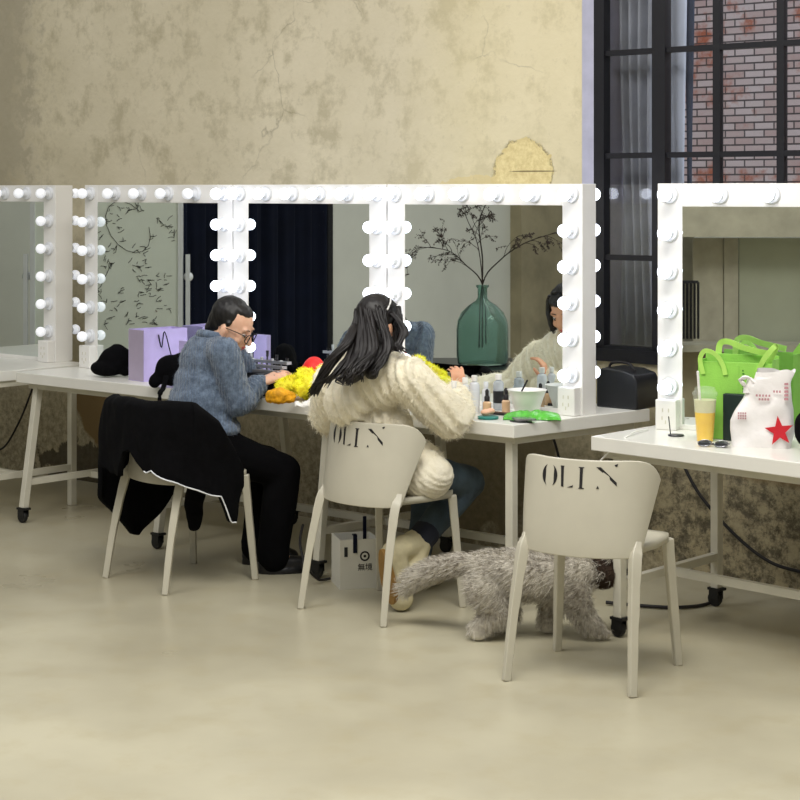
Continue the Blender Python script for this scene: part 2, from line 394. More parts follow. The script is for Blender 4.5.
# ================= tables
TZ=.74
def table(org,rz,corners,name_label,trestles,mth=.052,rail=True,cast=True,lean=0):
    """corners: front-left, front-right, back-right, back-left in local XY"""
    t=empty('vanity_table',org,rz,label=name_label,cat='table',group=None)
    MB().prism(corners,TZ-mth,TZ).obj('table_top',M['tablewhite'],t,smooth=0,bevel=.003)
    fl,fr,br,bl=[V(c) for c in corners]
    f=MB(); L=(fr-fl).length
    f.prism([tuple(fl.lerp(fr,.012).lerp(bl.lerp(br,.012),.06)),tuple(fl.lerp(fr,.988).lerp(bl.lerp(br,.988),.06)),tuple(fl.lerp(fr,.988).lerp(bl.lerp(br,.988),.94)),tuple(fl.lerp(fr,.012).lerp(bl.lerp(br,.012),.94))],TZ-mth-.03,TZ-mth+.001)
    f.obj('apron',M['tableleg'],t,smooth=0)
    mids=[]
    for a,ln in trestles:
        p0=fl.lerp(fr,a); p1=bl.lerp(br,a); ends=[]
        for q,sg in ((.08,-1),(.9,1)):
            top=p0.lerp(p1,q); d=(p1-p0).normalized()*ln*sg; bot=top+V((d.x,d.y))
            zb=.075 if cast else 0.0
            MB().bar((bot.x,bot.y,zb),(top.x,top.y,TZ-mth-.02),.036,.036,up=V((d.x+.01,d.y+1,0))).obj('leg',M['tableleg'],t,smooth=0,bevel=.003)
            ends.append(V((bot.x,bot.y)).lerp(V((top.x,top.y)),.2))
            if cast:
                c=MB(); c.box((-.03,-.022,.066),(.03,.022,.076),org=(bot.x,bot.y,0)); c.box((-.026,-.018,.03),(.018,-.013,.068),org=(bot.x,bot.y,0)); c.box((-.026,.013,.03),(.018,.018,.068),org=(bot.x,bot.y,0))
                co=c.obj('caster',M['rubber'],t,smooth=0)
                MB().lathe([(.012,-.012),(.028,-.011),(.031,-.005),(.031,.005),(.028,.011),(.012,.012)],(bot.x-.008,bot.y,.031),16,'y').obj('wheel',M['rubber'],co)
        MB().bar((ends[0].x,ends[0].y,.20),(ends[1].x,ends[1].y,.20),.03,.03).obj('end_rail',M['tableleg'],t,smooth=0)
        mids.append((ends[0]+ends[1])/2)
    if rail:
        MB().bar((mids[0].x,mids[0].y,.195),(mids[-1].x,mids[-1].y,.195),.03,.03).obj('stretcher',M['tableleg'],t,smooth=0)
    return t
def loc2(p,org,rz):
    d=V(p)-V(org); c,s=math.cos(-rz),math.sin(-rz); return (d.x*c-d.y*s,d.x*s+d.y*c)
FL2=V((-1.92,9.25,0)); FR2=V((.441,7.16,0)); BR2=V((1.04,7.70,0)); BL2=V((-1.38,9.87,0))
table(FL2,RZ,[loc2(p,FL2,RZ) for p in (FL2,FR2,BR2,BL2)],'longest white vanity table in the middle, carrying three lit mirror frames',[(.03,.09),(.35,.09),(.665,.06),(.978,.0)])
C1=V((-2.16,9.10,0)); m_=-N
B1=C1+m_*.82
FL1=C1-T*1.2; BL1=FL1+m_*.82
table(FL1,RZ,[loc2(p,FL1,RZ) for p in (FL1,C1,B1,BL1)],'white vanity table cut off by the left edge of the photo',[(.06,.0),(.95,.0)],cast=False)
FL3=V((.706,6.84,0)); FR3=FL3+V((.685,-.729,0))*2.0; e3=V((.66,.751,0))*.82; RZ3=math.atan2(-.729,.685)
table(FL3,RZ3,[loc2(p,FL3,RZ3) for p in (FL3,FR3,FR3+e3,FL3+e3)],'white vanity table on the right holding the green bag and juice',[(.045,.0),(.95,.0)])
# ================= mirrors
def mirror(org,rz,Wd,D,label,lit,boxes):
    """org = front-left bottom corner on the table top"""
    Hm=.935; pw=.10; t=empty('vanity_mirror',org,rz,label=label,cat='mirror',group=None)
    f=MB(); f.box((0,0,0),(pw,D,Hm)); f.box((Wd-pw,0,0),(Wd,D,Hm)); f.box((pw,0,Hm-.088),(Wd-pw,D,Hm)); f.box((pw,0,0),(Wd-pw,D,.02))
    f.obj('frame',M['white'],t,smooth=0,bevel=.002)
    MB().box((pw,.002,.02),(Wd-pw,.008,Hm-.088)).obj('mirror_glass',M['mirror'],t,smooth=0)
    MB().box((pw,D-.008,.02),(Wd-pw,D-.002,Hm-.088)).obj('mirror_glass',M['mirror'],t,smooth=0)
    MB().box((pw,.009,.02),(Wd-pw,D-.009,Hm-.088)).obj('backing_board',M['ink'],t,smooth=0)
    pos=[]
    for k in range(6): pos+= [(.05,Hm-.043-.146*k,'l'),(Wd-.05,Hm-.043-.146*k,'r')]
    for k in range(1,5): pos.append((.05+(Wd-.1)*k/5,Hm-.043,'t'))
    for x,z,side in pos:
        for face in (0,1):
            s=-1 if face==0 else 1; y0=0 if face==0 else D
            on=lit[side] if isinstance(lit,dict) else lit
            b=bpy.data.objects.new('bulb',BULB[on]); C.objects.link(b); b.parent=t; b.location=(x,y0+s*.058,z)
            r=bpy.data.objects.new('socket',SOCK); C.objects.link(r); r.parent=b; r.location=(0,-s*.058,0); r.rotation_euler=(0,0,0 if face==0 else PI)
    for bx in boxes:
        bo=MB().box((bx+.008,-.045,0),(bx+.092,0,.115)).obj('socket_box',M['white'],t,smooth=0,bevel=.004)
        q=MB()
        for ox,oz in ((-.012,.075),(.012,.075),(-.014,.045),(.014,.045),(0,.03)): q.box((bx+.05+ox-.002,-.0465,oz-.007),(bx+.05+ox+.002,-.044,oz+.007))
        q.obj('socket_slot',M['tableleg'],bo,smooth=0)
    return t
def mk(mb,name,m,sm=180):
    o=mb.obj(name,m,smooth=sm); me=o.data; bpy.data.objects.remove(o); return me
BULB={True:mk(MB().ell((0,0,0),.0265,nu=14,nv=9),'bulb',M['bulb_on']),False:mk(MB().ell((0,0,0),.0265,nu=14,nv=9),'bulb',M['bulb_dim'])}
SOCK=mk(MB().lathe([(.0345,0),(.0345,-.008),(.031,-.013),(.022,-.014),(.019,-.018),(.018,-.032),(.015,-.036)],n=20,axis='y'),'socket',M['socket'],40)
def mor(right_front,width,tdir=T): return V(right_front)-tdir*width
z0=V((0,0,TZ))
A=M4+z0
mirror(A-T*1.05,RZ,1.05,.095,'lit bulb mirror frame reflecting a green glass vase with branches',True,[.95])
mirror(A-T*2.03,RZ,.97,.095,'lit bulb mirror frame between the two seated people, reflecting dark navy',True,[0])
mirror(A-T*3.135,RZ,1.095,.095,'bulb mirror frame reflecting a whiteboard with handwriting',{'l':False,'t':False,'r':True},[0])
A1=V((-1.82,9.77,TZ))
mirror(A1-T*1.05,RZ,1.05,.115,'unlit bulb mirror frame at the left edge of the photo',False,[.95])
T5=V((.87,-.493,0)).normalized(); A5=V((.985,7.075,TZ)); RZ5=math.atan2(T5.y,T5.x)
mirror(A5,RZ5,1.1,.095,'lit bulb mirror frame on the right, behind the green bag',True,[0])
# ================= chairs
def chair_surface(s,t,off=0):
    """s -1..1 across the back, t 0..1 from seat to top edge"""
    W=.210+.036*t**.8; D=.075+.072*t; yf=-.115+.105*t**1.2
    ph=s*math.radians(78); c0=math.cos(math.radians(78))
    x=W*math.sin(ph)/math.sin(math.radians(78)); y=yf-D*(math.cos(ph)-c0)/(1-c0)
    zt=.752-.075*abs(s)**7; z=.428+.006*s*s+(zt-.432)*t
    nx=math.sin(ph)*W*.9; ny=-math.cos(ph)*(D+.12); l=math.hypot(nx,ny)
    return V((x+nx/l*off,y+ny/l*off,z))
def chair(org,rz,label,text=True):
    t=empty('dining_chair',org,rz,label=label,cat='chair',group=None)
    b=MB(); nu,nv=36,16; th=.014
    S=[]
    def ss(i): 
        x=-1+2*i/nu; return math.copysign(abs(x)**.85,x)
    vo=[chair_surface(ss(i),j/nv,0) for j in range(nv+1) for i in range(nu+1)]
    vi=[chair_surface(ss(i),j/nv,-th) for j in range(nv+1) for i in range(nu+1)]
    n=len(vo); fs=[]
    g=lambda i,j:j*(nu+1)+i
    for j in range(nv):
        for i in range(nu):
            fs.append((g(i,j),g(i+1,j),g(i+1,j+1),g(i,j+1))); fs.append((n+g(i,j),n+g(i,j+1),n+g(i+1,j+1),n+g(i+1,j)))
    for i in range(nu):
        fs.append((g(i,nv),g(i+1,nv),n+g(i+1,nv),n+g(i,nv))); fs.append((g(i,0),n+g(i,0),n+g(i+1,0),g(i+1,0)))
    for j in range(nv):
        fs.append((g(0,j),g(0,j+1),n+g(0,j+1),n+g(0,j))); fs.append((g(nu,j),n+g(nu,j),n+g(nu,j+1),g(nu,j+1)))
    b.add(vo+vi,fs); b.obj('backrest',M['plastic'],t,smooth=50,bevel=.003)
    # seat: rounded slab, slightly dished
    def seatpt(i,j,z):
        a=2*PI*i; r=j; ca,sa=math.cos(a),math.sin(a); e=.28
        x=math.copysign(abs(ca)**e,ca)*.213*r; y=math.copysign(abs(sa)**e,sa)*.190*r+.030
        if y<0: x*=.90
        return (x,y,z-(.012*(1-r*r) if z>.45 else 0))
    s=MB(); s.grid(lambda i,j:seatpt(i,j,.463),48,8); s.grid(lambda i,j:seatpt(i,j,.437),48,8); s.grid(lambda i,j:seatpt(i,1,.437+.026*j),48,1)
    o=s.obj('seat',M['plastic'],t,smooth=50)
    b=bmesh.new(); b.from_mesh(o.data); bmesh.ops.remove_doubles(b,verts=b.verts,dist=.0008); bmesh.ops.recalc_face_normals(b,faces=b.faces); b.to_mesh(o.data); b.free()
    for sx in (-1,1):
        l=MB(); l.tube(catmull([(sx*.224,-.232,0),(sx*.214,-.195,.22),(sx*.203,-.150,.41),(sx*.200,-.125,.46),(sx*.200,-.105,.50)],5),[.0185]*3+[.0200]*3+[.0225]*3+[.0250]*3+[.025]*2+[.022]*2+[.017]*2+[.012,.007,.004],4,up=(0,1,0))
        l.obj('leg',M['plastic'],t,smooth=30,bevel=.004)
        l=MB(); l.tube(catmull([(sx*.226,.225,0),(sx*.211,.205,.25),(sx*.200,.190,.445)],6),[.0195]*4+[.0215]*4+[.023]*3+[.024]*2,4,up=(0,1,0))
        l.obj('leg',M['plastic'],t,smooth=30,bevel=.004)
    if text:
        # stencil lettering O L I N, as printed on the upper left of the back
        G=MB(); X0,X1,Zb,Zt=-.128,.137,.660,.728
        def mp(u,v,h):
            x=X0+(X1-X0)*u; z=Zb+(Zt-Zb)*v
            tt=(z-.432)/(.752-.432); W=.210+.036*tt**.8; s_=math.asin(max(-1,min(1,x*math.sin(math.radians(78))/W)))/math.radians(78)
            return chair_surface(s_,tt,.0008+h)
        def poly(pts): G.prism(pts,0,.0008,mp)
        def cres(sg,cx):
            for k in range(8):
                a0=-1.15+2.3*k/8; a1=-1.15+2.3*(k+1)/8
                q=[]
                for a,off in ((a0,0),(a1,0),(a1,1),(a0,1)):
                    r=.115 if off==0 else .115-.052*max(0,math.cos(a*1.36))
                    q.append((cx+sg*r*math.cos(a),.5+.5*math.sin(a)*1.08))
                poly(q)
        cres(-1,.115); cres(1,.112)
        poly([(.275,.98),(.315,1.0),(.322,.0),(.29,.03)]); poly([(.375,.0),(.45,.02),(.455,.14),(.44,.10)]); 
        poly([(.27,1.02),(.32,1.02),(.32,.97),(.27,.97)])
        poly([(.535,1.0),(.575,1.0),(.578,.0),(.54,.0)]); poly([(.52,1.02),(.59,1.02),(.59,.98),(.52,.98)]); poly([(.53,.02),(.60,.02),(.60,-.02),(.53,-.02)])
        poly([(.745,1.05),(.80,1.05),(.995,.32),(.998,.14)]); poly([(.96,1.16),(.998,1.22),(.992,1.10),(.972,1.08)]); poly([(.755,.02),(.79,.02),(.775,.14),(.768,.14)])
        G.obj('printed_lettering',M['ink'],t,smooth=0)
    return t
def ch_rz(fx,fy): return math.atan2(fy,fx)-PI/2
CA=V((-.931,7.86,0)); CB=V((-.07,7.31,0)); CC=V((.662,6.325,0))
chair(CA,ch_rz(.75,.66),'white plastic chair under the black jacket, man seated on it',False)
chair(CB,ch_rz(.68,.735),'white plastic chair with lettering on its back, woman seated on it')
chair(CC,ch_rz(.455,.89),'empty white plastic chair with lettering, in front of the cat')
# ================= reflected side of the room (real things standing out of frame to the left)
def hitleft(px):   # v coordinate on the left wall seen through the mirror plane at column px
    k=(px-400)/F
    # V=(kZ,Z); u = kZ*T.x+(Z-8.92)*T.y = -3.9
    Z=(-3.9+8.92*T.y)/(k*T.x+T.y); p=refl((k*Z,Z,0)); d=p-W0
    return d.dot(N),Z
def strip(name,m,pa,pb,z0,z1,dep,**k):
    va,_=hitleft(pa); vb,_=hitleft(pb)
    o=MB().box((-3.9,-max(va,vb),z0),(-3.9+dep,-min(va,vb),z1)).obj(name,m,loc=W0,rz=RZ,smooth=0); tag(o,**k); return o
M['navy']=mat('navy_drape',rgb(10,16,34),.9,var=.35,nscale=3,bump=.3,bscale=8,spec=.2)
va,_=hitleft(150);vb,_=hitleft(321)
d=MB().grid(lambda i,j:(-3.84+.03*math.sin(i*60)+.012*math.sin(i*131+j),-(va+(vb-va)*i),.05+3.2*j),120,6).obj('drape',M['navy'],loc=W0,rz=RZ,smooth=180,fix=False)
s=d.modifiers.new('s','SOLIDIFY'); s.thickness=.006
tag(d,'dark navy drape covering the doorway reflected in the middle mirrors','drape')
strip('trim_4',M['steel'],322,327,0,3.2,.06,kind='structure')
strip('trim_5',M['olive'],510,640,0,HT,.12,kind='structure')
# whiteboard on a stand
bc=refl(P(120,270,11.5)); bd=V((.131,-.991,0)).normalized()
wb=empty('whiteboard',(bc.x,bc.y,0),math.atan2(bd.y,bd.x),label='whiteboard on a stand with handwriting, reflected in the mirror',cat='whiteboard')
M['wb']=mat('whiteboard_enamel',rgb(226,232,222),.3,var=.03,nscale=3)
MB().box((-.62,0,.66),(.36,.02,2.1)).obj('board',M['wb'],wb,smooth=0)
f=MB()
f.box((-.65,-.008,.63),(-.62,.028,2.13)); f.box((.36,-.008,.63),(.39,.028,2.13)); f.box((-.62,-.008,2.1),(.36,.028,2.13)); f.box((-.62,-.008,.63),(.36,.028,.66))
f.obj('board_frame',M['socket'],wb,smooth=0)
f=MB()
for x in (-.68,.42): f.box((x-.012,-.01,.05),(x+.012,.03,1.25)); f.box((x-.02,-.3,.02),(x+.02,.3,.05))
f.box((-.68,0,.3),(.42,.02,.33)); f.obj('stand',M['socket'],wb,smooth=0)
kn=MB()
for x in (-.68,.42): kn.ell((x,-.02,1.11),.03)
kn.obj('clamp_knob',M['socket'],wb,smooth=180)
# pseudo handwriting strokes on both faces
rn=random.Random(5); g=MB()
for face in (-.0025,.0225):
    cx=.30; 
    for row in range(15):
        z=2.03-row*.085+rn.uniform(-.01,.01); x=-.22+rn.uniform(-.02,.04)
        while x<.3:
            if rn.random()<.42: x+=.07; continue
            w=.04
            for k in range(rn.randint(3,6)):
                a=V((x+rn.uniform(0,w),face,z+rn.uniform(-.03,.03))); ang=rn.choice((0,0,.3,1.4,-.9,.9))+rn.uniform(-.2,.2); L=rn.uniform(.015,.045)
                b=a+V((math.cos(ang)*L,0,math.sin(ang)*L)); c=(a+b)/2+V((rn.uniform(-.006,.006),0,rn.uniform(-.006,.006)))
                g.tube([a,c,b],.0016,4)
            x+=w+.014
    pts=[V((.05+.13*math.cos(t*.4)+.05*math.sin(t*.4),face,1.42-.16*math.sin(t*.4))) for t in range(15)]
    g.tube(pts,.0018,4)
    g.tube([V((.25,face,1.98)),V((.1,face,1.95)),V((.0,face,1.97)),V((-.2,face,1.96))],.0018,4)
    g.tube([V((-.05,face,1.2)),V((-.12,face,1.05)),V((-.2,face,.98))],.0018,4)
g.obj('handwriting',M['ink'],wb,smooth=0)
# low black table with demijohn
tb=refl(P(492,360,10.75)); 
bt=empty('black_table',(tb.x,tb.y,0),math.atan2(bd.y,bd.x),label='black side table under the green glass vase, reflected in the mirror',cat='table')
MB().box((-.55,-.38,.60),(.62,.45,.64)).obj('table_top',M['blackgloss'],bt,smooth=0)
MB().box((-.50,-.35,.03),(.58,.42,.60)).obj('cabinet',M['black'],bt,smooth=0)
for x,y in ((-.46,-.31),(.54,-.31),(-.46,.38),(.54,.38)): MB().box((x-.02,y-.02,0),(x+.02,y+.02,.04)).obj('foot',M['blackgloss'],bt,smooth=0)
vz=.64; vp=refl(P(482,350,10.7))
vs=empty('demijohn_vase',(vp.x,vp.y,vz),0,label='large green glass bottle vase holding dry branches, reflected in mirror',cat='vase')
g=NT('green_bottle_glass'); g.col(rgb(186,216,208)); g.b.inputs['Roughness'].default_value=.05; g.b.inputs['Transmission Weight'].default_value=.9; g.b.inputs['IOR'].default_value=1.2; M['gglass']=g.m
s=.176
prof=[(.75,0),(.80,.04),(.84,.3),(.84,1.15),(.80,1.45),(.68,1.72),(.45,1.95),(.22,2.1),(.155,2.2),(.155,2.5),(.21,2.56),(.21,2.62),(.15,2.62),(.13,2.2),(.40,1.9),(.76,1.42),(.79,1.15),(.79,.3),(.74,.09),(.0,.07)]
MB().lathe([(r*s*1.02,z*s) for r,z in prof],n=32).obj('bottle',M['gglass'],vs,smooth=50)
M['twig']=mat('dry_twig',rgb(46,36,32),.9,var=.2); M['leafd']=mat('dry_bud',rgb(70,58,54),.9,var=.3)
br=empty('dry_branches',(vp.x,vp.y,vz),math.atan2(bd.y,bd.x),label='bare dry branches spreading from the green vase, seen in mirror',cat='branches')
st=MB(); bu=MB(); rn=random.Random(11)
def twig(p,d,L,r,dep):
    pts=[p];dd=d.copy()
    for k in range(7):
        dd=(dd+V((rn.uniform(-.22,.22),rn.uniform(-.15,.15),rn.uniform(-.2,.16)-(.10 if dep else 0)))).normalized(); pts.append(pts[-1]+dd*L/7)
        if dep<3 and k>1:
            for _ in range(2 if dep<2 else 1):
                if rn.random()<(.8,.42,.3)[dep]:
                    sd=(dd+V((rn.uniform(-1,1),rn.uniform(-.5,.5),rn.uniform(-.8,.8)))).normalized(); twig(pts[-1],sd,L*rn.uniform(.25,.5),r*.5,dep+1)
        if dep>=2 and rn.random()<.45:
            for _ in range(1): bu.ell(pts[-1]+V((rn.uniform(-.008,.008),rn.uniform(-.008,.008),rn.uniform(-.008,.008))),rn.uniform(.002,.0045),nu=5,nv=4)
    st.tube(pts,[max(.0011,r*(1-.09*i)) for i in range(8)],5)
def stem(pts,r):
    c=catmull(pts,5); st.tube(c,[max(.0015,r*(1-.7*i/len(c))) for i in range(len(c))],6)
    for i in range(int(len(c)*.45),len(c)):
        d=(c[i]-c[i-1]).normalized(); sd=(d+V((rn.uniform(-.8,.8),rn.uniform(-.5,.5),rn.uniform(-.3,.9)))).normalized(); twig(c[i],sd,rn.uniform(.08,.17),.0022,1)
stem([(0.0,0,.1),(0,0,.45),(.0,0,.62),(-.02,.02,.80),(.02,0,.93),(.08,0,1.0)],.006)
stem([(0.02,0,.12),(0.005,0,.45),(-.10,0,.58),(-.20,.02,.66),(-.35,0,.68)],.005)
stem([(-.02,0.02,.1),(.0,0,.46),(.1,-.02,.6),(.24,0,.7),(.42,0,.76),(.55,0,.77)],.005)
stem([(0,.02,.1),(.0,0,.46),(-.03,.03,.7),(-.10,0,.88),(-.05,0,.98)],.004)
st.obj('stem',M['twig'],br,smooth=60); bu.obj('bud',M['leafd'],br,smooth=0)
# black folded laptop-like case and white paper
lp=refl(P(463,350,10.35))
# wall opposite: boards and concrete beam seen in the fifth mirror
T5v=T5; N5=V((-.493,-.87,0)).normalized(); 
def refl5(p): return refl(p,V((A5.x,A5.y,0)),N5)
def plane5(name,m,pa,pb,ya,yb,Z,dep,lab=None,**k):
    # box standing at virtual depth Z, between columns pa..pb, rows ya (top)..yb
    a=refl5(P(pa,ya,Z)); b=refl5(P(pb,yb,Z)); d=V((b.x-a.x,b.y-a.y,0)); L=d.length; d.normalize()
    o=MB().box((0,0,min(a.z,b.z)),(L,dep,max(a.z,b.z))).obj(name,m,loc=(a.x,a.y,0),rz=math.atan2(d.y,d.x),smooth=0); tag(o,**k); return o
ZZ=13.2
for pa,pb,dd in ((693,723,.02),(724,738,.0),(739,800,.03),(801,870,.03)):
    plane5('trim_6',M['panel'] if pb>738 else M['beam'],pa,pb,238,345,ZZ+dd,-.04,kind='structure')
plane5('trim_7',M['beam'],600,900,150,237,ZZ-.3,-.3,kind='structure')
plane5('trim_8',M['stone'],600,900,345,352,ZZ-.3,-.3,kind='structure')
plane5('trim_9',M['olive'],600,900,352,480,ZZ-.05,-.1,kind='structure')
plane5('trim_10',M['stone'],600,694,237,345,ZZ+.3,-.05,kind='structure')
rr=MB()
a=refl5(P(676,282,ZZ-.4)); b=refl5(P(698,282,ZZ-.4))
rr.bar(a,b,.02,.02)
for k in range(7):
    q=a.lerp(b,k/6); rr.bar(q,V((q.x,q.y,.62)),.012,.012)
tag(rr.obj('railing',M['steel'],smooth=0),'black metal railing reflected at the left of the right mirror','railing')
# ================= things on the tables
def top(px,py,z=TZ): 
    Y=F*(H-z)/(py-HY); return PX(px,Y,z)
M['laptop']=mat('dark_plastic',rgb(30,32,36),.35,var=.1)
def fabric_blob(name,pts_r,m,label,cat,voxel=.008,amp=.008,sc=12,**k):
    b=MB()
    for p,r in pts_r: b.ell(p,r)
    o=remesh(b,name,m,voxel=voxel,smooth=3,disp=lambda c:amp*noise.noise(c*sc)+amp*.5*noise.noise(c*sc*2.3))
    return tag(o,label,cat,**k)
# black soft bag far left of the middle table
q=top(110,378); s=F/q.y
fabric_blob('black_bag',[(q+V((-.03,.05,.045)),(.075,.07,.045)),(q+V((0,.06,.07)),(.075,.06,.07)),(q+V((.03,.06,.085)),(.065,.05,.075)),(q+V((.06,.07,.07)),(.05,.05,.07))],M['black'],'slumped black fabric bag left of the lilac gift bag','bag',amp=.006)
# lilac gift bag
M['lilac']=mat('lilac_paper',rgb(190,176,226),.55,var=.12,nscale=7); M['lilac2']=mat('grey_lilac_paper',rgb(172,160,182),.6,var=.08,nscale=7)
def paper_bag(name,org,rz,w,d,h,mf,label,cat='bag',handles=None,inner=None,taper=.0,thick=.003):
    t=empty(name,org,rz,label=label,cat=cat)
    b=MB(); a=[(0,0),(w,0),(w,d),(0,d)]; i_=[(thick,thick),(w-thick,thick),(w-thick,d-thick),(thick,d-thick)]
    def c(p,z,tp=0): return (w/2+(p[0]-w/2)*(1+tp),d/2+(p[1]-d/2)*(1-tp*2),z)
    vs=[c(p,0) for p in a]+[c(p,h,taper) for p in a]+[c(p,h,taper) for p in i_]+[c(p,.004) for p in i_]
    fs=[(0,3,2,1)]+[(k,(k+1)%4,4+(k+1)%4,4+k) for k in range(4)]+[(4+k,4+(k+1)%4,8+(k+1)%4,8+k) for k in range(4)]+[(8+k,8+(k+1)%4,12+(k+1)%4,12+k) for k in range(4)]+[(12,13,14,15)]
    b.add(vs,fs); b.obj('bag_body',mf,t,smooth=0)
    if inner: MB().box((thick,thick,.01),(w-thick,d-thick,h*.8)).obj('lining',inner,t,smooth=0)
    if handles:
        for y in (0,d):
            hb=MB(); x0,x1,up,m_,r=handles; hb.tube(catmull([(x0,y,h-.03),(x0,y,h+up*.5),((x0+x1)/2,y,h+up),(x1,y,h+up*.5),(x1,y,h-.03)],5),r,6); hb.obj('handle',m_,t,smooth=60)
    return t
q=top(144,382)
gb=paper_bag('gift_bag',q,0,.25,.13,.245,M['lilac'],'lilac paper gift bag standing open on the middle table')
gb.rotation_euler[2]=math.radians(42)
MB().box((-.0015,0.004,0.003),(0,.126,.243)).obj('side_panel',M['lilac2'],gb,smooth=0)
hb=MB()
for y,dy in ((-.004,-.02),(.134,.012)): hb.tube(catmull([(.08,y,.22),(.084,y+dy,.16) ,(.10,y+dy,.235),(.13,y+dy,.15),(.16,y+dy,.05)] if y<0 else [(.08,y,.22),(.1,y,.2),(.15,y,.14),(.2,y,.22)],5),.003,6)
hb.obj('handle',M['navy'],gb,smooth=60)
# black pouch in front of the gift bag
q=top(176,388)
fabric_blob('black_handbag',[(q+V((-.03,.02,.08)),(.07,.05,.075)),(q+V((.03,.04,.085)),(.08,.05,.08)),(q+V((0,.03,.05)),(.1,.06,.05)),(q+V((-.10,-.0,.035)),(.03,.03,.035))],M['black'],'black soft handbag between the lilac bag and the man','bag',amp=.007)
q=top(164,396); 
# added pale box behind handbag, stands in for the gift bag's reflection
q=top(186,385); MB().box((-.05,-.0,0),(.04,.03,.205)).obj('reflection_box',M['lilac'],loc=q,rz=RZ,smooth=0,bevel=.002); tag(bpy.data.objects['reflection_box'],'added small pale lilac box standing in for the gift bag reflection, just behind the black handbag','box')
# black trailing bag strap falling over the front edge
q=top(163,390)
sp=MB().tube(catmull([(q.x+.01,q.y+.04,.80),(q.x,q.y+.0,.745),(q.x-.005,q.y-.07,.73),(q.x-.01,q.y-.075,.62),(q.x-.03,q.y-.07,.56)],5),[.012]*21,8,flat=.6)
tag(sp.obj('bag_strap',M['black'],smooth=60),'black strap hanging over the table edge behind the jacket','strap')
# organiser case behind the man
q=top(262,394); oc=empty('makeup_case',q,RZ,label='open black and silver makeup case behind the man on the table',cat='case')
MB().box((-.15,-.07,0),(.15,.05,.10)).obj('case_body',M['blackgloss'],oc,smooth=0,bevel=.004)
c=MB(); 
for k in range(3): c.box((-.145,-.05+.03*k,.102+.018*k),(.145,-.02+.03*k,.114+.018*k))
c.obj('tray',mat('brushed_silver',rgb(190,190,196),.3,.7,var=.1),oc,smooth=0)
c=MB(); c.tube(catmull([(-.06,-.075,.05),(-.06,-.095,.055),(.06,-.095,.055),(.06,-.075,.05)],4),.004,6); c.obj('handle',M['socket'],oc,smooth=60)
rn=random.Random(3)
for k in range(9):
    x=-.12+.03*k; h=rn.uniform(.05,.1); cc=q+T*x+V((0,0,0))+V((.659,.752,0))*.03
    pb=MB().lathe([(.004,0),(.004,h*.7),(.006,h*.72),(.007,h)],(0,0,0),8).obj('makeup_brush',[M['laptop'],M['socket']][k%2],loc=(cc.x,cc.y,TZ+.10),smooth=60); pb.rotation_euler=(rn.uniform(-.12,.12),rn.uniform(-.12,.12),0)
    tag(pb,'thin makeup brush standing upright in the case behind the man','brush',group='brushes in the makeup case')
# yellow gauze pile and red ball
M['yellow']=mat('yellow_tulle',rgb(255,232,40),.7,var=.25,nscale=18,bump=.8,bscale=70); M['red']=mat('red_felt',rgb(232,30,24),.55,var=.08); M['orange']=mat('amber_curls',rgb(226,160,10),.7,var=.3,nscale=30,bump=.9,bscale=90)
q=top(298,402)
pl=[]
for k in range(30):
    a=rn.uniform(0,2*PI); r=rn.uniform(0,1)**.6; pl.append((q+T*(r*.15*math.cos(a))+V((.659,.752,0))*(r*.07*math.sin(a)+.04)+V((0,0,.03+.07*(1-r)+rn.uniform(0,.015))),(rn.uniform(.03,.048),rn.uniform(.03,.048),rn.uniform(.026,.04))))
pl.append((q+V((.11,.03,.10)),(.045,.04,.06)))
yg=fabric_blob('tulle_pile',pl,M['yellow'],'crumpled heap of bright yellow tulle in front of the man','tulle',voxel=.005,amp=.009,sc=30)
fibres(yg,1500,.012,.002,grav=(0,0,.1),seed=4)
q2=top(279,404)
og=fabric_blob('amber_pompom',[(q2+V((0,.0,.035)),(.045,.04,.034)),(q2+V((-.03,.02,.03)),(.03,.03,.03)),(q2+V((.035,.01,.03)),(.035,.03,.03))],M['orange'],'amber curly pompom in the man’s hands on the table','pompom',voxel=.005,amp=.007,sc=45)
rb=MB(); rb.ell(q+V((.06,.13,.125)),(.066,.05,.06),basis((1,0),.2)); rb.ell(q+V((.025,.12,.10)),(.04,.04,.045))
tag(remesh(rb,'red_ball',M['red'],voxel=.006,smooth=3),'round red felt ball resting behind the yellow tulle','ball')
q=top(316,408); pp=MB().grid(lambda i,j:(q.x-.09+.17*i+.03*j,q.y+.14*j-.02,TZ+.004+.028*abs(noise.noise(V((i*4,j*4,2))))*2),16,12).obj('crumpled_tissue',M['toner'] if 'toner' in M else M['white'],smooth=60,fix=False)
pp.modifiers.new('s','SOLIDIFY').thickness=.002; tag(pp,'crumpled white tissue paper beside the yellow tulle','paper')
# bottles
M['clear']=mat('clear_plastic',rgb(214,220,226),.1,var=.03,trans=.55,ior=1.15); M['toner']=mat('white_bottle',rgb(214,216,220),.25,var=.03); M['beige']=mat('foundation_liquid',rgb(214,176,136),.2,var=.05,coat=.6)
def bottle(px,py,r,h,mb,mc,label,name='bottle',caph=.025,capr=.6,group=None):
    q=top(px,py); t=empty(name,q,0,label=label,cat='bottle',group=group)
    MB().lathe([(r*.9,0),(r,.004),(r,h-.012),(r*.8,h-.003),(r*.45,h),(r*.42,h+.008)],n=20).obj('bottle_body',mb,t,smooth=40)
    MB().lathe([(r*capr,h+.004),(r*capr,h+caph),(r*capr*.85,h+caph+.002)],n=16).obj('cap',mc,t,smooth=40); return t
bottle(454,418,.018,.120,M['toner'],M['white'],'white bottle half hidden behind the woman’s fluffy cuff')
bottle(465,415,.019,.125,M['toner'],M['white'],'small white bottle second from left beside the woman’s hand')
b=bottle(474.5,413.5,.021,.128,M['toner'],M['white'],'tall white bottle with grey label left of the droppers')
